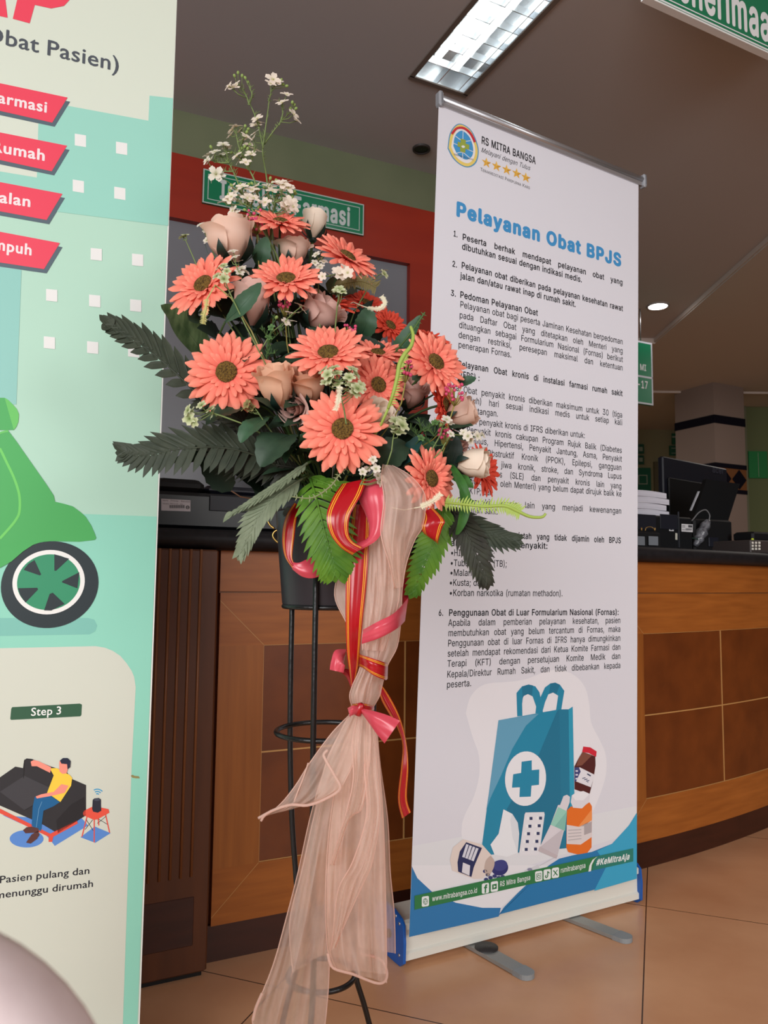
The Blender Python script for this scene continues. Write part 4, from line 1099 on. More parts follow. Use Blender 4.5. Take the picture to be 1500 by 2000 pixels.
pr.build('printed_sheet', lb, .38, .4, bump=((2.0, 2.0, .8), .12))
e = MB(); e.frame_box(L0_ + LU * (xr - .85) + Z * zb_ - LNm * .0012, LU * (.85 + .0025), Z * (zt_ - zb_), LNm * .0008); e.build('sheet_back', mat('vinyl_white', (236, 238, 232), .5), lb)
e = MB(); q = L0_ + LU * (xr - .853) + Z * zt_; e.tube([q, q + LU * .856], .011, 12); e.build('top_rail', ALU, lb)
BB = V((L0_.x, L0_.y, 0)) + LU * (xr - .87)
b = MB(); ext(b, BB + LNm * .05, [(0, .02), (0, .085), (-.02, .095), (-.09, .095), (-.1, .05), (-.09, .02)], LU * .89, LNm); b.build('cassette', ALUW, lb)
for x in (.15, .74):
    b = MB(); b.bbox(BB + LU * x - LNm * .05 + Z * .001, LU * .045, LNm * .25, Z * .019, .003); b.build('foot', mat('foot_aluminium', (158, 160, 158)), lb)
b = MB(); b.tube([BB + LU * .445 - LNm * .03 + Z * .09, BB + LU * .445 - LNm * .012 + Z * (2.1)], .008, 10); b.build('pole', ALU, lb)
b = MB(); c_ = V((R0.x, R0.y, 0)) + RU * .4 - RN * .025; b.tube([c_ + Z * .1, c_ + Z * 2.19 + RU * .09 - RN * .028], .008, 10); b.build('pole', ALU, rb)
# ------------------------------------------------------------------ flower stand: pot on a wire stand
PC = at(640, 1185, 1.28)                 # axis of the pot
PX, PY = PC.x, PC.y
zp = lambda y: at(640, y, 1.28).z
mpp = 1.28 / FPX
POT = mat('pot_plastic', (46, 45, 51), .38, .4)
zb, zt = zp(1183), zp(985)
pot = thing('flower_pot', V((PX, PY, zb)), 'dark grey plastic pot holding the flower arrangement', 'pot')
b = MB(); rb_, rt_ = 88 * mpp, 112 * mpp
b.lathe(V((PX, PY, 0)), [(.001, zb), (rb_ * .96, zb), (rb_, zb + .004), (rt_ * .93, zt - .014), (rt_ * .93, zt - .012), (rt_ * .9, zt - .012), (rb_ * .93, zb + .01), (.001, zb + .008)], 48); b.build('body', POT, pot)
b = MB(); b.lathe(V((PX, PY, 0)), [(rt_ * .92, zt - .016), (rt_, zt - .013), (rt_ * 1.015, zt - .003), (rt_, zt), (rt_ * .93, zt - .001), (rt_ * .92, zt - .016)], 48); b.build('rim', POT, pot)
for a in (-1.95, -.6, .8, 2.2):
    b = MB(); c = V((PX + math.sin(a) * rb_ * .78, PY - math.cos(a) * rb_ * .78, zb - .0055)); tdir = V((math.cos(a), math.sin(a), 0)); ndir = V((math.sin(a), -math.cos(a), 0))
    b.frame_box(c - tdir * .016 - ndir * .006, tdir * .032, ndir * .012, Z * .007); b.build('foot', POT, pot)
fo = MB(); fo.lathe(V((PX, PY, 0)), [(.001, zt - .03), (rt_ * .84, zt - .03), (rt_ * .86, zt - .008), (rt_ * .6, zt + .012), (.001, zt + .018)], 24)
tag(fo.build('floral_foam', mat('foam_green', (22, 34, 22), .95, .1)), 'dark green floral foam filling the grey pot under the leaves', 'foam')

IRON = mat('black_iron', (16, 16, 18), .35, .5, bump=((120, 120, 120), .08))
ps = thing('plant_stand', V((PX, PY, 0)), 'tall black wire plant stand with three legs carrying the grey pot', 'plant stand')
z1, z2 = zp(1428), zp(1904)
R1, R2 = 98 * mpp, 62 * mpp
for a in (-.155, 1.94, 4.034):
    pts = []
    for z, r in ((zb + .05 if a == -.155 else zb + .002, R1), (z1, R1 * .985), (z1 - .15, R1 * .88), (z2 + .1, R2 * 1.08), (z2, R2 * 1.06), (z2 - .08, R2 * 1.5), (.004, R2 * 2.75)):
        pts.append((PX + math.sin(a) * r, PY - math.cos(a) * r, z))
    b = MB(); b.tube(cat_rom(pts, 40), .0045, 8); lg = b.build('leg', IRON, ps)
    b = MB(); b.ball(V(pts[-1]) + Z * .004, .0075, 10); b.build('foot_cap', IRON, lg)
for z, r in ((zb - .001, R1 * .86), (z1, R1 * .955), (z2, R2)):
    b = MB(); b.tube([(PX + math.cos(t * math.pi / 24) * r, PY + math.sin(t * math.pi / 24) * r, z) for t in range(48)], .0042, 8, closed=True); b.build('ring', IRON, ps)
BRASS = mat('brass', (170, 138, 78), .25, .5, metal=.9)
b = MB()
for y0, y1, bx in ((995, 1032, 522), (1032, 1062, 533)):
    pts = [(bx + 18, y0), (bx + 4, y0 + 6), (bx, (y0 + y1) / 2), (bx + 6, y1 - 6), (bx + 14, y1)]
    b.tube(cat_rom([tuple(at(x, y, 1.285)) for x, y in pts], 18), .0019, 8)
b.build('brass_scroll', BRASS, ps)

# ------------------------------------------------------------------ leaves and stems
HUB = V((PX, PY, zt + .0))
def stem_path(head, axis, n=14, spread=.6, low=None):
    """from the pot up to the flower head"""
    a = V((PX + (head.x - PX) * .18, PY + (head.y - PY) * .18, zt - .02)) if low is None else low
    L = (head - a).length
    c1 = a + Z * L * .35 + (head - a) * .05; c2 = head - axis * L * .3
    out = []
    for i in range(n):
        t = i / (n - 1)
        out.append(a * (1 - t) ** 3 + c1 * 3 * t * (1 - t) ** 2 + c2 * 3 * t * t * (1 - t) + head * t ** 3)
    return out
STEM = mat('stem_green', (52, 74, 34), .5)
STEMB = mat('stem_brown', (108, 74, 52), .6)
LEAF = mat('leaf_dark', (38, 58, 42), .5, .35, noise=((60, 60, 60), (54, 76, 56), .3, .75), trans=.12)
LEAF2 = mat('leaf_mid', (64, 98, 70), .5, .35, noise=((60, 60, 60), (48, 78, 56), .3, .75), trans=.15)
LEAF3 = mat('leaf_striped', (96, 112, 74), .5, .3, noise=((160, 30, 30), (56, 74, 44), .35, .65), trans=.15)
def leaf_rows(base, d, n, L, W, curl=.25, fold=.25, serr=True, nu=6, nv=12):
    """serrated leaf from base along d, face normal n"""
    d = d.normalized(); s = d.cross(n).normalized(); n = s.cross(d).normalized()
    rows = []
    for i in range(nv + 1):
        t = i / nv
        w = W * .5 * (math.sin(math.pi * min(1, t ** .75)) ** .85) * (1 - .25 * t) + W * .012
        if serr and 0 < i < nv: w *= 1 + (.07 if i % 2 else -.05)
        c = base + d * (L * t) - n * (curl * L * t * t)
        rows.append([c + s * (w * (2 * j / nu - 1)) + n * (abs(2 * j / nu - 1) ** 1.3 * w * fold) for j in range(nu + 1)])
    return rows
def add_leaf(parent, base, d, n, L, W, m, name='leaf', **k):
    b = MB(); b.grid(leaf_rows(base, d, n, L, W, **k)); return b.build(name, m, parent)
def axis3(a):
    return V((a[0], -a[2], a[1])).normalized()
def pts3(pts): return [at(*p) for p in pts]

# ------------------------------------------------------------------ gerberas
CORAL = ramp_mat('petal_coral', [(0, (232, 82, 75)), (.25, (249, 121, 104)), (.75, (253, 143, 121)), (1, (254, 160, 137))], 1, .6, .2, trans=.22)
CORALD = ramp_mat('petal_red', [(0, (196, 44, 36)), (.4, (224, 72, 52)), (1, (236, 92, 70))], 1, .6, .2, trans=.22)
DISC = mat('gerbera_disc', (124, 96, 44), .8, .2, noise=((420, 420, 420), (74, 52, 28), .42, .62), bump=((600, 600, 600), .6))
def petal(b, c, ax, e1, ang, r0, L, W, lift, droop, rr):
    """one grooved petal, radial direction at ang"""
    e2 = ax.cross(e1); rad = e1 * math.cos(ang) + e2 * math.sin(ang); tan = ax.cross(rad)
    rows = []; nv, nu = 7, 6
    tw = (rr.random() - .5) * .5
    for i in range(nv + 1):
        t = i / nv
        w = W * .5 * (.42 + .58 * math.sin(min(1, t * 1.35) * math.pi / 2)) * (1 if t < .72 else math.sqrt(max(.03, 1 - ((t - .72) / .28) ** 2)) if t < 1 else .22)
        x = r0 + L * t * math.cos(lift); z = L * t * math.sin(lift) - droop * L * t * t
        p = c + rad * x + ax * z
        rows.append([p + tan * (w * (2 * j / nu - 1)) + ax * ((.07 * W * (1 if j in (1, 3, 5) else -1 if j in (2, 4) else -.6) * math.sin(math.pi * min(t * 1.1, 1))) + tw * w * (2 * j / nu - 1) * .5 - .16 * W * (2 * j / nu - 1) ** 2) for j in range(nu + 1)])
    b.grid(rows)
def gerbera(px, py, dia, Y, axis, label, m=CORAL, cup=.32, seed=0, disc=True, group='coral gerberas in the arrangement'):
    rr = random.Random(seed * 31 + 5)
    ax = axis3(axis); c = at(px, py, Y); R = dia * .5 * Y / FPX
    e1 = ax.cross(V((0, 1, 0.1))).normalized()
    g = thing('gerbera', c, label, 'flower', group)
    r0 = R * .2
    b = MB(); n = 34
    for lay, (L, W, lf, dr) in enumerate(((R * 1.03 - r0, R * .165, cup, .22), (R * .95 - r0, R * .165, cup + .13, .2))):
        for i in range(n // 2):
            a = 2 * math.pi * (i + .5 * lay) / (n // 2) + (rr.random() - .5) * .12
            petal(b, c - ax * R * (.05 - .02 * lay), ax, e1, a, r0 * .7, L * (1 + (rr.random() - .5) * .1) + r0 * .3, W * (1.12 + .2 * rr.random()), lf + (rr.random() - .5) * .16, dr + rr.random() * .1, rr)
    b.build('petals', m, g)
    b = MB()
    for i in range(36):
        a = 2 * math.pi * i / 18 + (.17 if i >= 18 else 0) + (rr.random() - .5) * .2; k = .5 if i < 18 else .3
        petal(b, c, ax, e1, a, r0 * .85, R * k * (.85 + rr.random() * .35), R * (.135 if i < 18 else .11), cup + (.27 if i < 18 else .4) + (rr.random() - .5) * .2, .18, rr)
    b.build('inner_petals', m, g)
    b = MB(); rows = []
    rd = R * .245
    for i in range(9):
        t = i / 8; row = []
        for k in range(33):
            a = 2 * math.pi * k / 32; kk = k % 32
            rj = random.Random(kk * 97 + i * 13 + seed)
            q = 1 + (rj.random() - .5) * .22 if 0 < i < 9 else 1
            row.append(c + (e1 * math.cos(a) + ax.cross(e1) * math.sin(a)) * (rd * max(t, .01) * (.97 + .06 * rj.random())) + ax * (R * (.03 + .1 * math.sqrt(max(0, 1 - .9 * t * t)) * q)))
        rows.append(row)
    b.grid(rows); b.build('disc', DISC, g)
    b = MB(); b.lathe(c - ax * R * .16, [(R * .05, 0), (R * .2, R * .05), (R * .22, R * .12)], 14, axis=ax); b.tube(stem_path(c - ax * R * .15, ax), .0021, 7); b.build('stem', STEM, g)
    return g
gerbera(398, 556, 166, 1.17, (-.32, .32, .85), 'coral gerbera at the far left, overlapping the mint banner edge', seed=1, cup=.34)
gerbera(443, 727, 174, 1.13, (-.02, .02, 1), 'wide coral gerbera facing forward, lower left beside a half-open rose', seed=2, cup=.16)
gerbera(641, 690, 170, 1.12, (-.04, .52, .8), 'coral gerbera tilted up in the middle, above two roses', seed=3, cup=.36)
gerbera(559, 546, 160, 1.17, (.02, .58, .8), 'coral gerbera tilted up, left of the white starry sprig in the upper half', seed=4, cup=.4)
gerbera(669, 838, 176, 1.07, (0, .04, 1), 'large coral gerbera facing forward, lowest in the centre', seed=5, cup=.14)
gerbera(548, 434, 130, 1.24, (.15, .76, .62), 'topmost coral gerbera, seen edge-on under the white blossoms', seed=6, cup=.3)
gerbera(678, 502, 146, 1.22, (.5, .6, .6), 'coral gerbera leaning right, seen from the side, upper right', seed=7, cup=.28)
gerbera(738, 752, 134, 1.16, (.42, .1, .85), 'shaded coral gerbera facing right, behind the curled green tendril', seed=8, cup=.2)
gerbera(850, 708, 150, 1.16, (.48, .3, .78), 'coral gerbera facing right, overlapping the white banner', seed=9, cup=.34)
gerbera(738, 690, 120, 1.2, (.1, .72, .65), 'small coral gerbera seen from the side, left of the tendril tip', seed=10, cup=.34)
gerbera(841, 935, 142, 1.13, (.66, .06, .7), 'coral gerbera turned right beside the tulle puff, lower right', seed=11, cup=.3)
RG = 'orange red gerberas in the arrangement'
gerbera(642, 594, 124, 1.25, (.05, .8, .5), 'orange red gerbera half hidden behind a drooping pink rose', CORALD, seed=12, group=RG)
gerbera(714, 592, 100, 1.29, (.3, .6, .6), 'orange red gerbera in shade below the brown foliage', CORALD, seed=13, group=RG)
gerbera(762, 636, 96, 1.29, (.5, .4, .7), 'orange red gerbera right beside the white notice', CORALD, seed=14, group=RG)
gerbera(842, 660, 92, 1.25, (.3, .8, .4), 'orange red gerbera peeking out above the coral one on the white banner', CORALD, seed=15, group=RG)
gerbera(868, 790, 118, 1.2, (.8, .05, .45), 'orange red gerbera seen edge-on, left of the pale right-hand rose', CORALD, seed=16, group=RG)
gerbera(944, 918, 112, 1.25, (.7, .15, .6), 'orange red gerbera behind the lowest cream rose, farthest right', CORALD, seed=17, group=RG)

# ------------------------------------------------------------------ roses
def rose_mat(name, a, b_): return ramp_mat(name, [(0, a), (.7, b_), (1, tuple(min(255, int(c * 1.02)) for c in b_))], 1, .65, .2, trans=.25)
PINKR = rose_mat('petal_blush', (222, 176, 150), (238, 206, 188))
PEACH = rose_mat('petal_peach', (232, 170, 134), (240, 196, 166))
CREAM = rose_mat('petal_cream', (232, 206, 180), (242, 226, 208))
DUSTY = rose_mat('petal_dusty', (206, 160, 146), (222, 184, 172))
SEPAL = mat('sepal_green', (20, 42, 34), .5, .4)
def rose(px, py, h, w, Y, axis, label, m=PINKR, seed=0, open_=.35, leaves=4, leafL=.06, lm=None):
    rr = random.Random(seed * 17 + 3)
    ax = axis3(axis); H = h * Y / FPX; R = w * .5 * Y / FPX
    c = at(px, py, Y) - ax * H * .5
    e1 = ax.cross(V((.1, 1, .05))).normalized(); e2 = ax.cross(e1)
    g = thing('rose', c, label, 'flower', 'pale roses in the arrangement')
    b = MB()
    # tight spiral heart
    rows = []
    for i in range(9):
        t = i / 8; row = []
        for k in range(40):
            a = k / 39 * 4.6 * math.pi; r = R * (.05 + .46 * k / 39) * (.55 + .45 * t)
            row.append(c + (e1 * math.cos(a) + e2 * math.sin(a)) * r + ax * (H * (.25 + (.62 + .08 * math.cos(a * 1.3)) * t * (1 - .12 * k / 39))))
        rows.append(row)
    b.grid(rows)
    for k in range(9):
        f = k / 8; a0 = k * 2.4 + rr.random() * .4; half = .95 + .25 * f + rr.random() * .15
        Rk = R * (.52 + .46 * f); Hk = H * (.96 - .1 * f + rr.random() * .03)
        flare = open_ * f * (.7 + .5 * rr.random())
        rows = []; nv, nu = 9, 12
        for i in range(nv + 1):
            t = i / nv; row = []
            prof = (.30 + .78 * math.sin(min(1, t / .62) * math.pi / 2)) if t < .62 else 1.08 - .1 * (t - .62) * (1 - open_)
            for j in range(nu + 1):
                u = 2 * j / nu - 1; ang = a0 + half * u * (.55 + .45 * math.sin(min(1, t * 1.6) * math.pi / 2))
                top = 1 - .17 * abs(u) ** 2.2 - .03 * math.sin(u * 5 + k)
                lip = flare * max(0, (t - .72) / .28) ** 1.6
                r = Rk * (prof + lip) + R * .05 * u * (1 if k % 2 else -1) + R * .02 * math.sin(3 * u + k)
                z = Hk * (t * top) - H * lip * .16
                row.append(c + (e1 * math.cos(ang) + e2 * math.sin(ang)) * r + ax * z)
            rows.append(row)
        b.grid(rows)
    b.build('petals', m, g)
    b = MB()
    b.lathe(c - ax * H * .1, [(R * .1, -H * .02), (R * .26, 0), (R * .34, H * .06), (R * .3, H * .14)], 14, axis=ax)
    for k in range(5):
        a = k * 1.2566 + rr.random() * .3; rad = e1 * math.cos(a) + e2 * math.sin(a); tan = ax.cross(rad); rows = []
        for i in range(8):
            t = i / 7; wd = R * .3 * math.sin(math.pi * (t * .85 + .15)) * (1 - t * .4)
            r = R * (.28 + .86 * math.sin(min(1, t * 1.5) * math.pi / 2)) + R * .1 * max(0, t - .6)
            p = c + rad * r + ax * (H * (-.02 + .5 * t))
            rows.append([p - tan * wd - ax * H * .01, p + rad * R * .03, p + tan * wd - ax * H * .01])
        b.grid(rows)
    b.build('sepals', SEPAL, g)
    sp = stem_path(c - ax * H * .1, ax, 18)
    b = MB(); b.tube(sp, .0024, 7); b.build('stem', STEM, g)
    for k in range(leaves):
        q = sp[15 - 2 * k]
        out = V((q.x - PX, q.y - PY, 0)); 
        if out.length < .02: out = V((rr.random() - .5, -.5, 0))
        out.normalize()
        d = out * (.5 + .5 * rr.random()) + V(((rr.random() - .5) * 1.6, -.35 + (rr.random() - .5) * .5, (rr.random() - .35) * .8))
        n = V(((rr.random() - .5) * .7, -.75, .6))
        pet = q + d.normalized() * .012
        add_leaf(g, pet, d, n, leafL * (.8 + .5 * rr.random()), leafL * (.5 + .15 * rr.random()), lm or (LEAF, LEAF, LEAF2)[k % 3], curl=.2 + .3 * rr.random())
    return g
rose(452, 466, 98, 90, 1.2, (-.12, .93, .3), 'large blush rose at the top left, biggest of the roses', PINKR, 1, .25)
rose(615, 437, 62, 48, 1.32, (.12, .95, .1), 'small cream rose in front of the green wall sign', CREAM, 2, .1, 3)
rose(576, 490, 62, 56, 1.27, (.02, .96, .25), 'upright blush rose between the three upper gerberas', PINKR, 3, .5, 3)
rose(494, 590, 100, 70, 1.165, (.08, .97, .18), 'tall blush rosebud crossed by a dark leaf, upper left', DUSTY, 4, .2, 4)
rose(630, 610, 72, 76, 1.2, (.55, .7, .4), 'drooping pink rose just above the middle gerbera', DUSTY, 5, .45, 4)
rose(541, 752, 98, 66, 1.11, (-.14, .84, .5), 'peach half-open rose right of the wide coral gerbera', PEACH, 6, .3, 5)
rose(604, 750, 84, 64, 1.135, (-.1, .72, .62), 'peach opened rose left of the green berry sprig', PEACH, 7, .55, 4)
rose(738, 812, 62, 56, 1.13, (.5, .35, .6), 'cream rose half hidden behind the lowest gerbera', CREAM, 8, .3, 5)
rose(578, 796, 70, 46, 1.13, (-.25, -.3, .8), 'dusty pink drooping petals below the two peach roses', DUSTY, 9, .5, 5, .065)
rose(903, 807, 66, 58, 1.2, (.84, .3, .3), 'blush rosebud pointing right over the white banner', PINKR, 10, .2, 4)
rose(925, 906, 72, 56, 1.17, (.93, -.05, .3), 'lowest cream rosebud, lying sideways at the right', CREAM, 11, .15, 5)
rose(803, 768, 62, 58, 1.22, (.2, .7, .5), 'dusty pink rose in shade behind the tendril', DUSTY, 12, .4, 5)
rose(880, 872, 62, 54, 1.24, (.4, .5, .5), 'shaded pink rose above the lowest cream rosebud', DUSTY, 13, .4, 5)

# single big leaves (each on its own stalk)
def big_leaf(pts, n, W, label, m=LEAF, serr=True, cat='leaf', name='broad_leaf', leaves=()):
    """leaf blade along the pixel path pts (base first)"""
    P3 = [V(p) for p in cat_rom([tuple(at(*p)) for p in pts], 15)]
    n = axis3(n); t = thing(name, P3[0], label, cat, 'single leaves in the arrangement')
    rows = []
    for i, p in enumerate(P3):
        f = i / 14; d = (P3[min(i + 1, 14)] - P3[max(i - 1, 0)]).normalized(); s = d.cross(n).normalized(); nn = s.cross(d)
        w = W * .5 * (math.sin(math.pi * min(1, f ** .8)) ** .8 + .015)
        if serr and 0 < i < 14: w *= 1 + (.06 if i % 2 else -.04)
        rows.append([p + s * w * (2 * j / 6 - 1) + nn * (abs(2 * j / 6 - 1) ** 1.3 * w * .25) for j in range(7)])
    b = MB(); b.grid(rows); b.build('blade', m, t)
    b = MB(); b.tube([p - n * .0006 for p in P3], [.0013 * (1 - .7 * i / 14) for i in range(15)], 6); b.build('midrib', m, t)
    b = MB(); b.tube(stem_path(P3[0], (P3[1] - P3[0]).normalized(), 10), .0016, 6); b.build('stalk', STEM, t)
big_leaf([(408, 705, 1.25), (375, 660, 1.24), (345, 620, 1.23), (314, 596, 1.22)], (.3, .5, .8), .055, 'long striped olive leaf beside the mint banner edge', LEAF3, False)
big_leaf([(440, 628, 1.14), (466, 604, 1.115), (490, 578, 1.11), (510, 552, 1.115)], (.3, .3, .9), .028, 'dark leaf crossing the tall rosebud', LEAF2)
big_leaf([(565, 850, 1.13), (545, 860, 1.1), (525, 885, 1.09), (508, 912, 1.09)], (-.2, .4, .9), .056, 'broad grey-green leaf hanging at lower left of centre', LEAF)
big_leaf([(520, 815, 1.14), (500, 828, 1.1), (480, 845, 1.09), (470, 865, 1.09)], (-.1, .5, .85), .03, 'pointed serrated leaf under the wide coral gerbera', LEAF2)
big_leaf([(480, 790, 1.15), (450, 800, 1.13), (425, 810, 1.12), (402, 830, 1.12)], (-.1, .6, .8), .034, 'dark leaf under the wide coral gerbera, left one', LEAF)
big_leaf([(548, 700, 1.19), (575, 700, 1.16), (600, 706, 1.15)], (0, .4, .9), .026, 'flat dark leaf between the middle gerbera and peach rose', LEAF)
big_leaf([(400, 625, 1.22), (385, 615, 1.2), (370, 600, 1.19)], (-.3, .3, .9), .036, 'dark leaf below the far left gerbera', LEAF)
big_leaf([(505, 520, 1.24), (512, 495, 1.22), (520, 462, 1.22)], (.1, .1, 1), .03, 'upright dark leaf right of the large blush rose', LEAF2)
big_leaf([(705, 655, 1.24), (715, 630, 1.22), (720, 600, 1.22)], (.2, .1, .95), .036, 'pale green leaf between orange red gerberas', LEAF2)
big_leaf([(768, 700, 1.25), (790, 670, 1.23), (822, 615, 1.22)], (-.4, .2, .85), .034, 'light green leaf behind the tendril tip', LEAF2)
big_leaf([(850, 720, 1.2), (828, 728, 1.155), (805, 742, 1.15)], (.1, .5, .8), .03, 'green leaf left under the coral gerbera on the white banner', LEAF2)
big_leaf([(888, 752, 1.2), (910, 745, 1.19), (930, 738, 1.19)], (0, .3, .9), .018, 'small green leaf tip over the printed text', LEAF2)
big_leaf([(778, 910, 1.17), (800, 885, 1.13), (826, 848, 1.12)], (-.4, .3, .85), .03, 'blue-green serrated leaf above the tulle puff', mat('leaf_blue', (34, 76, 72), .5, .35, trans=.12))
big_leaf([(745, 912, 1.14), (770, 880, 1.13), (790, 862, 1.14)], (.1, .5, .85), .05, 'dark leaf right of the lowest gerbera', LEAF)
big_leaf([(870, 930, 1.18), (888, 885, 1.16), (892, 852, 1.16)], (.3, .1, .95), .024, 'dark leaf standing left of the lowest cream rosebud', mat('leaf_black', (22, 36, 30), .5, .35))
big_leaf([(610, 880, 1.16), (600, 860, 1.12), (592, 845, 1.11)], (-.2, .3, .9), .03, 'leaf tucked left under the lowest gerbera', LEAF2)
big_leaf([(690, 560, 1.29), (660, 560, 1.26), (650, 540, 1.25)], (0, .3, .9), .05, 'dark olive leaf behind the starry sprig', mat('leaf_olive', (58, 62, 36), .6, .3))
big_leaf([(640, 655, 1.22), (620, 640, 1.2), (605, 650, 1.2)], (0, .5, .8), .028, 'dark leaf tucked under the drooping pink rose', LEAF)
STRAP = mat('strap_leaf_green', (66, 118, 50), .45, .35, noise=((40, 40, 40), (44, 88, 40), .3, .7), trans=.15)
big_leaf([(880, 905, 1.17), (898, 940, 1.13), (914, 975, 1.13), (928, 980, 1.14)], (.2, .5, .85), .016, 'narrow bright strap leaf right of the turned coral gerbera', STRAP, False)
big_leaf([(900, 950, 1.17), (908, 985, 1.14), (902, 1020, 1.14), (890, 1048, 1.15)], (.2, .2, .95), .016, 'narrow strap leaf hanging toward the dark fern', STRAP, False)
big_leaf([(885, 930, 1.17), (905, 940, 1.15), (925, 952, 1.15)], (0, .6, .8), .022, 'short green strap leaf under the cream rosebud', STRAP, False)
# dense dark filling leaves between the flowers
rr = random.Random(99)
fl_ = thing('filler_foliage', HUB, 'dark green filler leaves deep between the flowers', 'foliage')
b = MB(); bs = MB()
for i in range(74):
    px, py = 0, 0
    t = rr.random(); py = 560 + 400 * t
    px = 600 + (rr.random() - .5) * (260 + 170 * t) + (t - .5) * 60
    p = at(px, py, 1.22 + rr.random() * .08)
    d = V(((px - 600) / 300 + (rr.random() - .5), -.5 + (rr.random() - .5), .1 + (rr.random() - .5) * 1.3))
    b.grid(leaf_rows(p, d, V(((rr.random() - .5) * .6, -.9, .3)), .05 + .04 * rr.random(), .034 + .02 * rr.random()))
    bs.tube(stem_path(p, d.normalized(), 8), .0012, 5)
fl_['kind'] = 'stuff'
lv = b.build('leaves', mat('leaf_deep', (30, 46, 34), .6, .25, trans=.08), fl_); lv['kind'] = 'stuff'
bs.build('stems', STEMB, fl_)['kind'] = 'stuff'

# ------------------------------------------------------------------ fern fronds
def frond(spine, n, Lr, Ll, normal, label, m, angR=50, angL=50, droop=.25, wd=.5, nlab=26, base_skip=.06, taper=.55, curlz=0.0):
    """spine base to tip; Lr / Ll leaflet length in metres on the right / left of travel"""
    P3 = [V(p) for p in cat_rom([tuple(at(*p)) for p in spine], 60)]
    nrm = axis3(normal); t = thing('fern_frond', P3[0], label, 'fern', 'fern fronds in the arrangement')
    b = MB(); tot = sum((P3[i + 1] - P3[i]).length for i in range(59)); sp = tot / n
    for k in range(n):
        f = base_skip + (1 - base_skip) * (k + .5) / n; i = min(int(f * 59), 58)
        d = (P3[i + 1] - P3[max(i - 1, 0)]).normalized(); s = d.cross(nrm).normalized(); nn = s.cross(d).normalized()
        prof = (math.sin(math.pi * (.18 + .72 * f)) ** .7)
        for sg, L, an in ((1, Lr, angR), (-1, Ll, angL)):
            if L <= 0: continue
            an_ = math.radians(an * (1 - .45 * f)); l = L * prof * (.92 + .16 * rr.random())
            dr = (d * math.cos(an_) + s * sg * math.sin(an_)).normalized(); cr = dr.cross(nn).normalized()
            rows = []
            for j in range(7):
                q = j / 6; w = sp * wd * (1 if q < .62 else max(.05, 1 - ((q - .62) / .38) ** 1.4)) * (.85 + .25 * math.sin(q * 3))
                c = P3[i] + dr * (l * q) - nn * (droop * l * q * q)
                rows.append([c - cr * w + nn * w * .18, c - cr * w * .4 - nn * w * .05, c + nn * w * .12, c + cr * w * .4 - nn * w * .05, c + cr * w + nn * w * .18])
            b.grid(rows)
    # tip leaflet
    d = (P3[-1] - P3[-4]).normalized(); b.grid(leaf_rows(P3[-3], d, nrm, .02, sp * 1.6, serr=False))
    b.build('leaflets', m, t)
    b = MB(); b.tube(P3, [.0022 * (1 - .75 * i / 59) for i in range(60)], 6); b.build('midrib', m, t)
    b = MB(); b.tube(stem_path(P3[0], (P3[1] - P3[0]).normalized(), 10, low=V((PX + (P3[0].x - PX) * .4, PY + (P3[0].y - PY) * .4, zt - .01))), .0022, 6); b.build('stalk', STEM, t)
    return t
FD = mat('fern_dark', (50, 58, 46), .55, .3, noise=((50, 50, 50), (64, 70, 56), .3, .75), trans=.08)
FG = mat('fern_faded', (128, 138, 112), .55, .3, noise=((60, 60, 60), (104, 114, 90), .3, .75), trans=.1)
FB = mat('fern_bright', (102, 146, 44), .5, .35, noise=((40, 40, 40), (62, 112, 36), .3, .75), trans=.18)
FK = mat('fern_blackish', (42, 40, 34), .55, .3, noise=((50, 50, 50), (56, 60, 46), .3, .75), trans=.06)
frond([(470, 850, 1.2), (410, 795, 1.18), (350, 735, 1.17), (298, 690, 1.17), (252, 658, 1.17), (216, 638, 1.17)], 14, .072, .032, (.2, .35, .9), 'dark fern frond reaching up left over the mint banner', FD, 36, 66, .1, wd=.36)
frond([(575, 930, 1.2), (500, 890, 1.16), (430, 874, 1.14), (350, 877, 1.13), (290, 888, 1.13), (244, 884, 1.13)], 21, .062, .046, (0, .3, .95), 'dark fern frond arching left, lowest over the mint banner', FD, 46, 84, .08, wd=.42)
frond([(560, 880, 1.22), (500, 840, 1.2), (440, 800, 1.19), (395, 760, 1.2)], 18, .05, .05, (.1, .3, .95), 'blackish fern frond behind the small white buds', FK, 50, 50, .2, wd=.38)
frond([(590, 915, 1.18), (520, 905, 1.18), (450, 890, 1.19), (400, 850, 1.2)], 18, .05, .05, (.1, .4, .9), 'blackish fern frond above the black desktop printer', FK, 55, 55, .2, wd=.38)
frond([(600, 905, 1.12), (560, 935, 1.09), (510, 968, 1.08), (452, 1004, 1.08)], 15, .022, .022, (-.3, .6, .75), 'faded grey fern frond, the narrow upper one', FG, 30, 30, .1, wd=.36)
frond([(590, 935, 1.12), (545, 965, 1.09), (508, 1005, 1.08), (472, 1074, 1.08)], 15, .044, .044, (-.2, .2, .95), 'faded grey fern frond hanging down, the broad lower one', FG, 38, 34, .1, wd=.36)
frond([(606, 936, 1.13), (618, 975, 1.1), (632, 1030, 1.09), (645, 1080, 1.09), (652, 1116, 1.095)], 15, .05, .064, (.1, .15, .98), 'bright green fern frond hanging over the grey pot', FB, 58, 60, .2, wd=.43)
frond([(600, 930, 1.14), (640, 945, 1.12), (668, 950, 1.11), (684, 952, 1.11)], 9, .02, .026, (0, .6, .8), 'short bright green fern tip above the red ribbon loop', FB, 40, 40, .1)
frond([(868, 985, 1.16), (856, 1035, 1.15), (834, 1090, 1.15), (808, 1152, 1.16)], 14, .038, .036, (.1, .1, 1), 'bright green fern frond hanging beside the tulle puff', FB, 55, 58, .18, wd=.44)
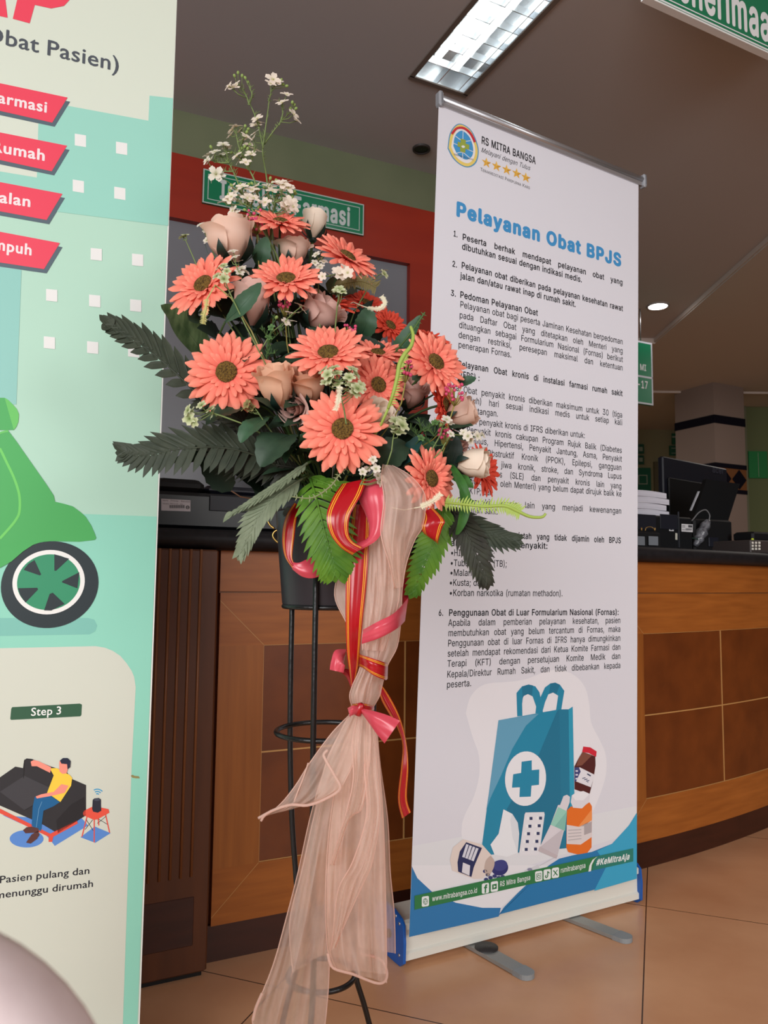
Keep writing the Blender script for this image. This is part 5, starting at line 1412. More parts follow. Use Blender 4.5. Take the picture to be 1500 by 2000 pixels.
frond([(690, 1020, 1.16), (696, 1030, 1.15), (703, 1050, 1.145)], 7, .02, .02, (0, .2, 1), 'bright green fern bit showing inside the ribbon loop', FB, 60, 60, .1)
frond([(872, 985, 1.19), (898, 1020, 1.16), (925, 1070, 1.15), (948, 1132, 1.15)], 13, .042, .044, (.2, .2, .95), 'blackish fern frond hanging over the printed text, the longer one', FK, 44, 50, .15, wd=.4)
frond([(885, 998, 1.19), (925, 1025, 1.17), (962, 1045, 1.165), (1001, 1055, 1.16)], 11, .04, .04, (.1, .35, .9), 'blackish fern frond pointing right over the printed text', FD, 42, 48, .12, wd=.42)
frond([(862, 985, 1.2), (868, 1010, 1.18), (866, 1040, 1.17)], 10, .03, .03, (0, .2, 1), 'short blackish fern frond right of the red ribbon bit', FK, 50, 50, .15)
frond([(560, 950, 1.25), (580, 975, 1.22), (570, 1000, 1.2)], 9, .03, .03, (0, .3, .9), 'short blackish fern frond over the pot rim', FK, 50, 50, .1)

# ------------------------------------------------------------------ white blossom sprays and small fillers
GST = mat('spray_stem', (120, 138, 84), .6, .3, trans=.1)
WB = ramp_mat('blossom_white', [(0, (206, 200, 150)), (.3, (238, 224, 206)), (1, (240, 226, 212))], 1, .65, .2, trans=.25)
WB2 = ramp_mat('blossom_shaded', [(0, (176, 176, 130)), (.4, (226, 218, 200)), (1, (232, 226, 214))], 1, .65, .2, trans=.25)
GB = ramp_mat('blossom_green', [(0, (112, 128, 68)), (.45, (178, 186, 136)), (1, (214, 216, 182))], 1, .6, .3, trans=.2)
BUD = mat('bud_green', (136, 158, 88), .5, .3)
def blossom_mesh(b, c, ax, r, np_=5, rr=rnd, cup=.3):
    e1 = ax.orthogonal().normalized(); e2 = ax.cross(e1); a0 = rr.random() * 6
    for k in range(np_):
        a = a0 + 2 * math.pi * k / np_; rad = e1 * math.cos(a) + e2 * math.sin(a); tan = ax.cross(rad); rows = []
        for i in range(6):
            t = i / 5; w = r * (.1 + .32 * math.sin(math.pi * min(1, t * .6 + .05))) * (1 if t < .8 else .72)
            p = c + rad * (r * t) + ax * (r * cup * t * (1.4 - t) * 1.2)
            rows.append([p - tan * w + ax * r * .06, p, p + tan * w + ax * r * .06])
        b.grid(rows)
    b.ball(c + ax * r * .08, r * .14, 6)
def spray(label, Y, trunk, branches, heads, buds=(), stem_m=GST, bm=WB, r=.0118, np_=4, group='blossom sprays in the arrangement', cat='flower spray', name='blossom_spray', needles=True, rs=.0018, seed=0):
    """trunk/branches: pixel paths; heads: (px,py,scale) blossoms; buds: (px,py)"""
    rr = random.Random(seed)
    T3 = [V(p) for p in cat_rom([tuple(at(x, y, Y + (rr.random() - .5) * .01)) for x, y in trunk], 22)]
    t = thing(name, T3[0], label, cat, group)
    b = MB(); b.tube(stem_path(T3[0], (T3[1] - T3[0]).normalized(), 8), rs, 6); b.tube(T3, [rs * (1 - .4 * i / 21) for i in range(22)], 6)
    allp = list(T3)
    for br in branches:
        B3 = [V(p) for p in cat_rom([tuple(at(x, y, Y + (rr.random() - .5) * .02)) for x, y in br], 12)]
        b.tube(B3, [rs * .75 * (1 - .45 * i / 11) for i in range(12)], 5); allp += B3
    def nearest(p): return min(allp, key=lambda q: (q - p).length + max(0, q.z - p.z) * 1.5)
    spots = []
    for x, y, s in heads:
        p = at(x, y, Y + (rr.random() - .6) * .03); q = nearest(p - Z * .008)
        mid = (p + q) / 2 + V(((rr.random() - .5) * .006, 0, -.003))
        b.tube([q, mid, p], .0007, 5); spots.append((p, (p - q).normalized(), s))
    bd = []
    for x, y in buds:
        p = at(x, y, Y + (rr.random() - .5) * .02); q = nearest(p - Z * .006)
        b.tube([q, (p + q) / 2 + V((0, 0, -.002)), p], .0006, 5)
        bd.append((p, (p - q).normalized()))
    if needles:
        for i in range(len(allp)):
            q = allp[rr.randrange(len(allp))]; d = V((rr.random() - .5, rr.random() - .5, .35 + rr.random() * .5)).normalized() * (.006 + .006 * rr.random())
            b.tube([q, q + d * .6, q + d + V(((rr.random() - .5) * .003, 0, 0))], [.0007, .0006, .0002], 4, cap=False)
    b.build('stems', stem_m, t)
    for p, d, s in spots:
        ax = (d * .7 + V(((rr.random() - .5) * 1.2, -.75, .25 + (rr.random() - .5) * .6))).normalized()
        m = MB(); blossom_mesh(m, p, ax, r * s, np_, rr); m.build('blossom', bm, t)
    for p, d in bd:
        m = MB(); m.ball(p, .0027, 8, 1.25, tuple(d)); m.build('bud', BUD, t)
    return t
spray('tallest white blossom spray forking into two high tips', 1.29, [(528, 425), (521, 350), (513, 300), (516, 270)],
      [[(514, 290), (503, 240), (487, 200), (472, 172)], [(516, 270), (522, 225), (528, 185), (536, 165)], [(516, 282), (535, 255), (552, 235), (568, 218)], [(487, 205), (478, 180), (465, 168)], [(545, 245), (552, 222), (548, 200)], [(487, 205), (492, 185), (486, 168)]],
      [(455, 172, 1.1), (448, 169, .9), (462, 166, .8), (533, 156, 1.2), (542, 163, 1), (528, 164, .9), (560, 186, 1), (551, 202, 1.1), (544, 198, .8), (573, 224, 1), (579, 236, .8), (503, 233, 1.1), (499, 246, 1.1), (507, 240, .9), (497, 262, .9), (495, 272, .9)],
      [(458, 148), (465, 142), (473, 148), (479, 152), (484, 160), (553, 165), (560, 168), (549, 156), (571, 200), (578, 212), (575, 205), (567, 212)], seed=1)
spray('white blossom spray leaning left, highest against the red beam', 1.27, [(478, 392), (462, 350), (447, 318)],
      [[(447, 318), (435, 308), (420, 305)], [(447, 318), (442, 300), (440, 286)], [(455, 335), (435, 335), (424, 338)], [(447, 318), (430, 318), (412, 312)]],
      [(408, 304, 1), (414, 312, 1), (420, 298, .9), (405, 314, .8), (436, 284, 1.1), (444, 290, .9), (438, 302, .8), (422, 340, 1.2), (430, 344, .9), (417, 348, .8)],
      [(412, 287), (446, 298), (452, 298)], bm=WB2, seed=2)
spray('white blossom spray in the middle, shorter than the tallest', 1.26, [(502, 375), (496, 350), (486, 330), (478, 312)],
      [[(478, 312), (466, 285), (462, 262)], [(486, 325), (494, 305), (498, 285)], [(478, 312), (462, 305), (458, 300)], [(468, 290), (475, 270), (476, 255)]],
      [(455, 254, 1.1), (461, 248, 1), (452, 264, .9), (468, 258, .9), (480, 268, 1), (475, 275, .9), (485, 284, .9), (496, 294, 1.2), (490, 302, 1), (463, 306, 1), (470, 312, 1), (480, 318, .9)],
      [(470, 252), (479, 246), (485, 252), (482, 258), (472, 290), (478, 286), (484, 290), (468, 296), (488, 282)], seed=3)
spray('dense white blossom spray, left half of the low cluster', 1.24, [(505, 430), (490, 405), (478, 385)],
      [[(490, 405), (470, 395), (452, 388)], [(484, 392), (470, 375), (462, 368)], [(490, 400), (500, 380), (505, 368)], [(486, 398), (450, 400), (440, 396)]],
      [(455, 368, 1), (465, 372, 1.1), (473, 366, 1), (480, 378, 1.1), (468, 384, 1), (452, 385, .9), (440, 396, 1.1), (447, 392, .9), (484, 388, 1.1), (478, 396, 1), (492, 372, 1.1), (500, 366, 1.1), (503, 376, 1), (463, 394, 1), (455, 412, .9), (460, 418, .9), (495, 388, 1)],
      [(452, 362), (449, 372), (486, 360), (492, 358), (470, 360), (446, 380), (478, 410), (505, 405)], seed=4)
spray('dense white blossom spray, right half of the low cluster', 1.25, [(530, 435), (535, 405), (540, 385)],
      [[(540, 385), (552, 370), (558, 360)], [(538, 395), (556, 388), (568, 380)], [(534, 400), (525, 380), (520, 368)], [(540, 392), (558, 398), (566, 402)]],
      [(526, 366, 1.1), (532, 374, 1), (520, 382, 1), (518, 396, 1), (545, 358, 1.1), (553, 362, 1.1), (560, 358, 1), (562, 368, 1.1), (550, 374, 1.1), (544, 384, 1), (556, 384, 1.1), (548, 398, 1), (538, 396, 1), (558, 402, 1.2), (568, 396, 1.1), (572, 404, 1), (564, 410, 1), (554, 408, 1)],
      [(532, 356), (540, 352), (570, 368), (575, 374), (571, 385), (577, 378), (528, 348), (516, 366)], seed=5)

def filler(label, Y, trunk, heads, buds=(), r=.0075, bm=GB, np_=5, seed=0, branches=(), cat='flower sprig', sm=GST, needles=False):
    return spray(label, Y, trunk, list(branches), heads, buds, sm, bm, r, np_, 'small flower sprigs in the arrangement', cat, 'flower_sprig', needles, .0011, seed + 50)
filler('single green bud on a thin stalk, highest at the far left', 1.2, [(385, 520), (372, 490), (362, 468)], [(359, 464, 1.3), (362, 460, 1.0)], seed=1)
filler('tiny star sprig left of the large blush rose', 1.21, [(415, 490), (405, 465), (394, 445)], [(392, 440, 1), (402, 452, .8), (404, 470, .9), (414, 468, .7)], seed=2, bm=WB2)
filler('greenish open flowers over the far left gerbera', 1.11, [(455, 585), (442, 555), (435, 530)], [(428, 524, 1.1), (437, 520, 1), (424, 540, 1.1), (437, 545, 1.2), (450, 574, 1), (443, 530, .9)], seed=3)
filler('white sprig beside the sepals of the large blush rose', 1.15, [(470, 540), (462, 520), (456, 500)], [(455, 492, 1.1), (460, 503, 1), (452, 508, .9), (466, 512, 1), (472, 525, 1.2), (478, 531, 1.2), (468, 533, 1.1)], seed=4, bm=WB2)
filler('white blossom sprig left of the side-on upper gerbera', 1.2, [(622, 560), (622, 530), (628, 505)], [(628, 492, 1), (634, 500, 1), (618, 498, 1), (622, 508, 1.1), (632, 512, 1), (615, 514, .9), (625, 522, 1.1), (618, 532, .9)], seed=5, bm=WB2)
filler('white starry sprig pointing right, upper right', 1.17, [(612, 542), (635, 540), (655, 536), (672, 532)], [(644, 538, 1), (660, 530, 1.2), (663, 536, 1.2), (676, 528, 1.3), (679, 533, 1.1), (630, 540, .8)], seed=6, bm=WB, r=.009)
filler('white starry sprig between the tall rosebud and the drooping rose', 1.16, [(530, 650), (552, 632), (572, 612), (590, 598)], [(586, 598, 1.2), (590, 606, 1.1), (574, 614, 1.2), (566, 612, 1), (558, 630, 1), (570, 628, .9)], seed=7, bm=WB, r=.009)
filler('pale bud on a wire at the upper right', 1.24, [(720, 560), (735, 540), (745, 535)], [(749, 530, 1.1), (750, 536, 1.2)], seed=8)
filler('pale open bud right of the drooping pink rose', 1.15, [(658, 605), (660, 588), (663, 572)], [(662, 566, 1.3), (657, 570, 1.1), (668, 570, 1.1)], seed=9)
filler('large sprig of greenish berries under the middle gerbera', 1.06, [(672, 800), (665, 770), (662, 745)], [(633, 724, 1.2), (640, 732, 1.1), (652, 720, 1.2), (658, 730, 1.1), (645, 742, 1.1), (688, 722, 1.1), (694, 732, 1.1), (682, 738, 1.1), (636, 748, 1), (660, 752, 1), (686, 754, 1.1), (698, 760, 1.3), (704, 755, 1.1), (692, 768, 1.2), (672, 742, 1), (678, 764, 1)], seed=10, r=.0085)
filler('two pale bell flowers at the far left below the wide gerbera', 1.09, [(432, 812), (410, 805), (395, 798)], [(368, 802, 1.1), (375, 808, 1.2), (370, 818, 1.2), (380, 824, 1), (412, 800, 1.1), (418, 808, 1.2), (394, 792, 1)], seed=11, r=.0085)
filler('brownish buds below the wide coral gerbera', 1.12, [(520, 830), (500, 800), (488, 790)], [(483, 790, 1.1), (478, 798, 1), (492, 798, 1), (488, 782, .9)], seed=12, bm=ramp_mat('blossom_brown', [(0, (90, 80, 44)), (1, (150, 140, 92))], 1))
filler('pale green leaf sprig right of the lowest gerbera', 1.09, [(765, 880), (768, 855), (774, 830)], [(772, 824, 1.2), (782, 820, 1.1), (785, 832, 1.3), (778, 846, 1.3), (768, 836, 1)], seed=13, r=.009)
filler('white blossoms under the lowest gerbera', 1.09, [(705, 945), (715, 925), (722, 910)], [(706, 910, 1), (722, 903, 1.1), (730, 908, 1.1), (734, 916, 1), (716, 918, 1), (738, 930, 1), (748, 936, 1), (740, 942, 1), (708, 922, .9), (728, 898, .9)], seed=14, bm=WB2)
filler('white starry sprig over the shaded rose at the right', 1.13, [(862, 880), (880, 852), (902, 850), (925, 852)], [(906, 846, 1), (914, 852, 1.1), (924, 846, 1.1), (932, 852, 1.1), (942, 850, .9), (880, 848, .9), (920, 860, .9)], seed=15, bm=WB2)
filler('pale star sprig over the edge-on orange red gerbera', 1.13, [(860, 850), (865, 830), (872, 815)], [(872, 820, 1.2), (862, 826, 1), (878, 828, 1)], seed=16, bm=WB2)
GSP = mat('sprig_green', (74, 104, 56), .55, .3, trans=.1)
filler('feathery green sprig hanging in the centre left', 1.15, [(520, 700), (525, 670), (530, 640), (536, 618)], [(530, 640, .8), (524, 660, .8)], [(540, 620)], seed=17, bm=ramp_mat('leaflet_green', [(0, (54, 84, 40)), (1, (90, 124, 70))], 1), branches=[[(525, 670), (540, 655), (550, 645)], [(526, 660), (512, 645)], [(522, 690), (538, 690)]], sm=GSP, needles=True, cat='foliage sprig')
filler('feathery green sprig right of the pale leaf sprig', 1.13, [(800, 880), (815, 850), (835, 835), (855, 828)], [(830, 840, .9), (850, 826, .9), (822, 856, .8)], [(860, 830)], seed=18, bm=ramp_mat('leaflet_green', [(0, (54, 84, 40)), (1, (90, 124, 70))], 1), branches=[[(815, 850), (800, 835)], [(835, 838), (848, 852)], [(822, 845), (820, 825)], [(830, 860), (850, 870), (870, 868)]], sm=GSP, needles=True, cat='foliage sprig')
PB = mat('berry_pink', (206, 72, 110), .45, .4)
def pink(label, Y, cx, cy, n, sx, sy, seed):
    rr = random.Random(seed); c = at(cx, cy, Y)
    t = thing('berry_cluster', c, label, 'berries', 'pink berry clusters in the arrangement')
    b = MB(); s = MB(); o = c - Z * .02 + V((0, .01, 0)); s.tube(stem_path(o, Z, 8), .0011, 5)
    for i in range(n):
        p = at(cx + (rr.random() - .5) * sx, cy + (rr.random() - .5) * sy, Y + (rr.random() - .5) * .015)
        b.ball(p, .0022 + .0008 * rr.random(), 7); s.tube([o, (o + p) / 2 + V((0, 0, -.002)), p], .0005, 4)
    b.build('berries', PB, t); s.build('stalks', mat('stalk_olive', (150, 140, 70), .6), t)
pink('pink berry cluster left of the topmost gerbera', 1.22, 500, 430, 30, 34, 40, 1)
pink('pink berry cluster above the middle gerbera', 1.17, 684, 642, 12, 22, 14, 2)
pink('pink berry cluster right of the tendril', 1.1, 792, 718, 24, 26, 30, 3)
pink('pink berry cluster under the coral gerbera on the white banner', 1.13, 888, 765, 24, 36, 34, 4)
pink('deep pink berry cluster above the turned gerbera', 1.15, 870, 846, 18, 26, 18, 5)
pink('deep pink berry cluster under the tilted upper gerbera', 1.17, 556, 592, 16, 22, 24, 6)
# curled tendrils
TEN = mat('tendril_green', (158, 180, 84), .5, .3, trans=.1)
TENW = mat('tendril_white', (226, 218, 190), .6, .2, trans=.1)
def tendril(label, pts, r, m, nl, ll, side, seed=0, lo=0, hi=1):
    rr = random.Random(seed)
    P3 = [V(p) for p in cat_rom([tuple(at(*p)) for p in pts], 50)]
    t = thing('curled_tendril', P3[0], label, 'tendril', 'curled tendrils in the arrangement')
    b = MB(); b.tube(P3, [r * (1 - .35 * abs(2 * i / 49 - 1)) for i in range(50)], 7); b.tube(stem_path(P3[0], (P3[1] - P3[0]).normalized(), 8), r * .6, 5); b.build('stem', m, t)
    b = MB()
    for k in range(nl):
        f = lo + (hi - lo) * k / nl; i = min(int(f * 49), 47); d = (P3[i + 1] - P3[i]).normalized(); s = d.cross(V((0, -1, 0))).normalized()
        for sg in side:
            e_ = (d * .35 + s * sg + V((0, -.3, 0))).normalized()
            b.grid(leaf_rows(P3[i], e_, V((0, -1, .2)), ll * (.7 + .5 * rr.random()), ll * .28, serr=False, nu=2, nv=4))
    b.build('leaflets', m, t)
tendril('long curled light green tendril standing in front of the shaded gerbera', [(758, 798, 1.06), (768, 768, 1.05), (776, 735, 1.05), (780, 712, 1.05), (790, 692, 1.05), (803, 675, 1.055), (807, 655, 1.06), (802, 638, 1.065)], .0034, TEN, 26, .009, (1,), 1, .05, .6)
tendril('light green tendril stretching right over the printed text', [(870, 982, 1.14), (905, 985, 1.12), (945, 989, 1.11), (985, 988, 1.1), (1010, 998, 1.1), (1035, 1009, 1.1), (1058, 1010, 1.1), (1066, 1003, 1.1)], .0028, TEN, 30, .012, (1, -1), 2, .0, .62)
tendril('thin green tip sticking out above the light green leaf', [(770, 690, 1.2), (795, 660, 1.18), (815, 632, 1.18), (830, 610, 1.18)], .0018, GSP, 10, .006, (1, -1), 3)
tendril('white feathery curl at the upper right beside the red post', [(690, 590, 1.24), (715, 600, 1.2), (740, 603, 1.19), (752, 592, 1.19), (745, 578, 1.19)], .0012, TENW, 40, .0048, (1, -1), 4, .3, 1)
tendril('white feathery curl hanging over the lowest gerbera', [(664, 755, 1.05), (662, 772, 1.04), (660, 785, 1.035), (655, 802, 1.035)], .0012, TENW, 30, .0048, (1, -1), 5)
tendril('white feathery tip on the turned gerbera, lower right', [(822, 990, 1.06), (835, 984, 1.055), (850, 975, 1.05), (861, 964, 1.05)], .0012, TENW, 26, .005, (1, -1), 6)
tendril('pale catkin hanging under the far left gerbera', [(404, 585, 1.1), (402, 603, 1.1), (398, 618, 1.1), (397, 633, 1.105)], .002, mat('catkin', (186, 180, 112), .6), 18, .006, (1, -1), 7)
tendril('thin stalk curving across the bright green fern', [(690, 905, 1.09), (665, 925, 1.08), (645, 950, 1.075), (610, 972, 1.07), (570, 970, 1.075)], .0013, mat('stalk_grey', (126, 132, 92), .6), 14, .006, (1, -1), 8)
tendril('brown feathery sprig below the side-on upper gerbera', [(650, 560, 1.25), (680, 552, 1.21), (710, 550, 1.2), (735, 562, 1.2)], .0016, mat('sprig_brown', (104, 92, 50), .7), 30, .014, (1, -1), 9)
# ------------------------------------------------------------------ ribbon and tulle
def loft(rows, nv, nu, fold=0, nf=0, ph=0, bulge=0, px_w=0):
    """cloth between left and right edge paths: rows of (xl, yl, Yl, xr, yr, Yr); fold = depth of the folds in metres"""
    R_ = cat_rom(rows, nv); out = []
    for i, (xl, yl, Yl, xr, yr, Yr) in enumerate(R_):
        v = i / (nv - 1); row = []
        for j in range(nu):
            t = j / (nu - 1)
            w = fold * (math.sin(2 * math.pi * nf * t + ph + 1.6 * math.sin(2.3 * v + ph)) + .45 * math.sin(2 * math.pi * nf * 2.3 * t + 2 * ph + 5 * v) + .25 * math.sin(2 * math.pi * nf * 4.1 * t - 7 * v + ph)) * (math.sin(math.pi * t) ** .3 if 0 < t < 1 else 0) * (.35 + .65 * v)
            sx = px_w * math.sin(2 * math.pi * nf * 1.0 * t + 1.3 + ph) * math.sin(math.pi * t)
            q = at(xl + (xr - xl) * t + sx, yl + (yr - yl) * t, Yl + (Yr - Yl) * t + w - bulge * math.sin(math.pi * t))
            row.append(q)
        out.append(row)
    return out
GOLD = (244, 184, 44)
RR, RD = (170, 12, 26), (150, 14, 24)
RIB = ramp_mat('ribbon_red', [(0, RR), (.07, RR), (.08, GOLD), (.10, GOLD), (.11, RR), (.15, RR), (.16, GOLD), (.18, GOLD), (.19, RR), (.81, RR), (.82, GOLD), (.84, GOLD), (.85, RR), (.89, RR), (.9, GOLD), (.92, GOLD), (.93, RR), (1, RR)], 0, .28, .6)
RIBP = ramp_mat('ribbon_pink', [(0, (200, 66, 82)), (.5, (212, 78, 94)), (1, (192, 58, 76))], 0, .3, .6)
def strip(name, rows, parent, m, nv=28, nu=13, bulge=.004, fold=.0012, nf=1.5):
    b = MB(); b.grid(loft(rows, nv, nu, fold, nf, .4, bulge)); return b.build(name, m, parent)
def rw(pts): return [(a, b_, Y, c, d, Y2) for a, b_, Y, c, d, Y2 in pts]
bw_ = thing('ribbon_bow', at(700, 1000, 1.12), 'large red satin ribbon bow with gold stripes hanging in front of the pot', 'ribbon')
strip('loop', [(668, 945, 1.10, 716, 935, 1.10), (650, 972, 1.075, 706, 965, 1.08), (638, 1005, 1.06, 684, 1006, 1.065), (644, 1040, 1.06, 681, 1040, 1.065), (664, 1068, 1.065, 690, 1058, 1.07), (688, 1084, 1.075, 708, 1068, 1.075)], bw_, RIB)
strip('loop', [(686, 1082, 1.08, 694, 1062, 1.09), (712, 1070, 1.085, 718, 1050, 1.095), (740, 1050, 1.09, 720, 1026, 1.10), (752, 1012, 1.09, 712, 1000, 1.10), (750, 962, 1.09, 700, 972, 1.10), (742, 933, 1.11, 706, 940, 1.11)], bw_, RIBP)
strip('loop', [(575, 982, 1.16, 590, 990, 1.16), (557, 1012, 1.135, 580, 1010, 1.13), (551, 1050, 1.125, 575, 1050, 1.12), (556, 1086, 1.12, 571, 1086, 1.115), (571, 1110, 1.115, 574, 1098, 1.115)], bw_, RIB)
strip('loop', [(571, 1112, 1.115, 572, 1098, 1.115), (590, 1126, 1.115, 584, 1099, 1.11), (612, 1129, 1.115, 600, 1092, 1.115), (640, 1120, 1.13, 622, 1085, 1.13)], bw_, RIBP)
strip('tail', [(690, 985, 1.13, 722, 985, 1.13), (683, 1040, 1.12, 722, 1040, 1.12), (677, 1090, 1.11, 720, 1080, 1.11), (675, 1150, 1.105, 716, 1140, 1.105), (675, 1215, 1.105, 709, 1205, 1.105), (677, 1270, 1.115, 704, 1262, 1.115), (681, 1305, 1.13, 700, 1300, 1.13), (686, 1338, 1.145, 691, 1338, 1.145)], bw_, RIB, 36)
strip('tail', [(826, 998, 1.12, 846, 992, 1.12), (826, 1010, 1.105, 868, 1016, 1.105), (822, 1030, 1.10, 864, 1030, 1.105), (830, 1044, 1.11, 856, 1056, 1.11), (850, 1058, 1.13, 858, 1064, 1.13)], bw_, RIB)
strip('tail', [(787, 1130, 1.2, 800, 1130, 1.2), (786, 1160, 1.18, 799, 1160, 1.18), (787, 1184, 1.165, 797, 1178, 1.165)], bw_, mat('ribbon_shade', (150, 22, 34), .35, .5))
strip('tail', [(797, 1168, 1.15, 791, 1213, 1.15), (770, 1197, 1.09, 775, 1228, 1.09), (738, 1214, 1.072, 742, 1246, 1.072), (709, 1230, 1.085, 706, 1258, 1.085)], bw_, RIBP)
tie = thing('ribbon_tie', at(715, 1340, 1.16), 'red ribbon wound around the tulle waist and knotted, below the big bow', 'ribbon')
strip('band', [(700, 1277, 1.15, 700, 1302, 1.15), (706, 1279, 1.095, 708, 1304, 1.095), (728, 1286, 1.078, 728, 1318, 1.078), (752, 1294, 1.095, 751, 1328, 1.095), (758, 1296, 1.15, 757, 1326, 1.15)], tie, RIB, bulge=.003)
strip('loop', [(676, 1268, 1.14, 674, 1282, 1.14), (655, 1270, 1.125, 672, 1296, 1.125), (647, 1290, 1.12, 674, 1300, 1.12), (644, 1308, 1.12, 671, 1314, 1.12)], tie, RIBP)
strip('loop', [(676, 1272, 1.15, 664, 1268, 1.15), (684, 1285, 1.145, 690, 1275, 1.145)], tie, RIB)
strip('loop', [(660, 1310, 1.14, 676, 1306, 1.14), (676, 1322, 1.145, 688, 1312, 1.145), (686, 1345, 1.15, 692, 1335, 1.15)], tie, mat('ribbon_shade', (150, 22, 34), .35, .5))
strip('band', [(684, 1376, 1.165, 684, 1389, 1.165), (694, 1374, 1.105, 694, 1391, 1.105), (710, 1374, 1.09, 710, 1391, 1.09), (726, 1377, 1.11, 726, 1388, 1.11), (731, 1378, 1.165, 731, 1386, 1.165)], tie, RIB)
b = MB(); kc = at(702, 1386, 1.085)
b.lathe(kc, [(.002, -.009), (.005, -.008), (.0062, 0), (.005, .008), (.002, .01)], 12, axis=V((.35, -.2, 1))); b.build('knot', RIB, tie)
strip('tail', [(705, 1383, 1.085, 707, 1394, 1.085), (735, 1390, 1.07, 722, 1414, 1.07), (760, 1398, 1.065, 736, 1434, 1.065), (781, 1408, 1.06, 751, 1452, 1.06)], tie, RIBP, bulge=.006)
strip('tail', [(704, 1382, 1.085, 700, 1394, 1.085), (690, 1378, 1.075, 686, 1398, 1.075), (679, 1383, 1.08, 684, 1403, 1.08)], tie, RIBP)
strip('tail', [(737, 1338, 1.2, 744, 1336, 1.2), (745, 1368, 1.19, 758, 1355, 1.19), (760, 1395, 1.18, 774, 1384, 1.18), (775, 1420, 1.17, 785, 1412, 1.17), (786, 1455, 1.16, 794, 1450, 1.16), (783, 1500, 1.15, 798, 1498, 1.15), (777, 1560, 1.15, 795, 1558, 1.15), (785, 1599, 1.15, 803, 1586, 1.15)], tie, RIB, 34)

def tulle_mat(name, rgb, alpha):
    m = bpy.data.materials.new(name); m.use_nodes = True; nt = m.node_tree
    b = nt.nodes['Principled BSDF']; b.inputs['Base Color'].default_value = (*lin(rgb), 1); b.inputs['Roughness'].default_value = .8; b.inputs['Specular IOR Level'].default_value = .15
    tl = nt.nodes.new('ShaderNodeBsdfTranslucent'); tl.inputs[0].default_value = (*lin(rgb), 1)
    mx = nt.nodes.new('ShaderNodeMixShader'); mx.inputs[0].default_value = .48
    nt.links.new(b.outputs[0], mx.inputs[1]); nt.links.new(tl.outputs[0], mx.inputs[2])
    tr = nt.nodes.new('ShaderNodeBsdfTransparent'); m2 = nt.nodes.new('ShaderNodeMixShader')
    tc = nt.nodes.new('ShaderNodeTexCoord'); nz = nt.nodes.new('ShaderNodeTexNoise'); nz.inputs['Scale'].default_value = 45; nz.inputs['Detail'].default_value = 3
    nt.links.new(tc.outputs['Object'], nz.inputs['Vector'])
    mr = nt.nodes.new('ShaderNodeMapRange'); mr.inputs[3].default_value = alpha - .12; mr.inputs[4].default_value = alpha + .12
    nt.links.new(nz.outputs[0], mr.inputs[0])
    nt.links.new(mr.outputs[0], m2.inputs[0]); nt.links.new(tr.outputs[0], m2.inputs[1]); nt.links.new(mx.outputs[0], m2.inputs[2])
    nt.links.new(m2.outputs[0], nt.nodes['Material Output'].inputs[0])
    return m
TU = tulle_mat('tulle_sheer', (255, 230, 217), .5)
TH = tulle_mat('tulle_hem', (250, 222, 210), .8)
TG = tulle_mat('tulle_thick', (252, 224, 211), .62)
tu = thing('tulle_drape', at(710, 1400, 1.18), 'sheer blush tulle drape puffed at the pot and tied to the stand', 'tulle drape')
def cloth(name, rows, m, fold, nf, nv=44, nu=60, ph=0, bulge=0, px_w=0, edges=True):
    g = loft(rows, nv, nu, fold, nf, ph, bulge, px_w)
    b = MB(); b.grid(g); o = b.build(name, m, tu)
    if edges:
        h = MB(); h.tube([r[0] for r in g], .0008, 5); h.tube([r[-1] for r in g], .0008, 5); h.build('selvedge', TH, o)
    return g
P_ = [(748, 907, 1.12, 766, 909, 1.12), (745, 935, 1.08, 802, 930, 1.10), (750, 975, 1.06, 830, 968, 1.10), (744, 1032, 1.05, 826, 1025, 1.1), (748, 1062, 1.05, 810, 1055, 1.1), (760, 1100, 1.06, 794, 1100, 1.1), (771, 1149, 1.09, 786, 1147, 1.1)]
cloth('puff', P_, TU, .012, 1.6, bulge=.03, px_w=3)
cloth('puff', [(a + 3, b_, Y + .03, c - 3, d, Y2 + .05) for a, b_, Y, c, d, Y2 in P_], TG, .012, 1.3, ph=2, bulge=-.01, px_w=3, edges=False)
W_ = [(700, 1010, 1.17, 790, 1030, 1.17), (680, 1070, 1.16, 790, 1080, 1.16), (662, 1115, 1.15, 788, 1130, 1.16), (654, 1166, 1.145, 785, 1160, 1.16), (676, 1215, 1.145, 783, 1210, 1.16), (697, 1262, 1.14, 776, 1262, 1.15), (704, 1300, 1.13, 757, 1300, 1.14), (688, 1340, 1.125, 746, 1340, 1.14), (683, 1362, 1.125, 741, 1360, 1.14), (690, 1386, 1.14, 726, 1386, 1.15)]
cloth('wrap', W_, TG, .011, 2.2, bulge=.035, px_w=4)
cloth('wrap', [(a + 2, b_, Y + .05, c - 2, d, Y2 + .05) for a, b_, Y, c, d, Y2 in W_], TG, .01, 2, ph=1, bulge=-.02, edges=False)
cloth('wrap', [(720, 1040, 1.13, 770, 1050, 1.13), (716, 1100, 1.12, 780, 1100, 1.13), (712, 1165, 1.11, 780, 1160, 1.12), (708, 1215, 1.11, 770, 1210, 1.12), (708, 1270, 1.115, 752, 1272, 1.12)], TU, .01, 3, ph=2.2, bulge=.02, px_w=3)
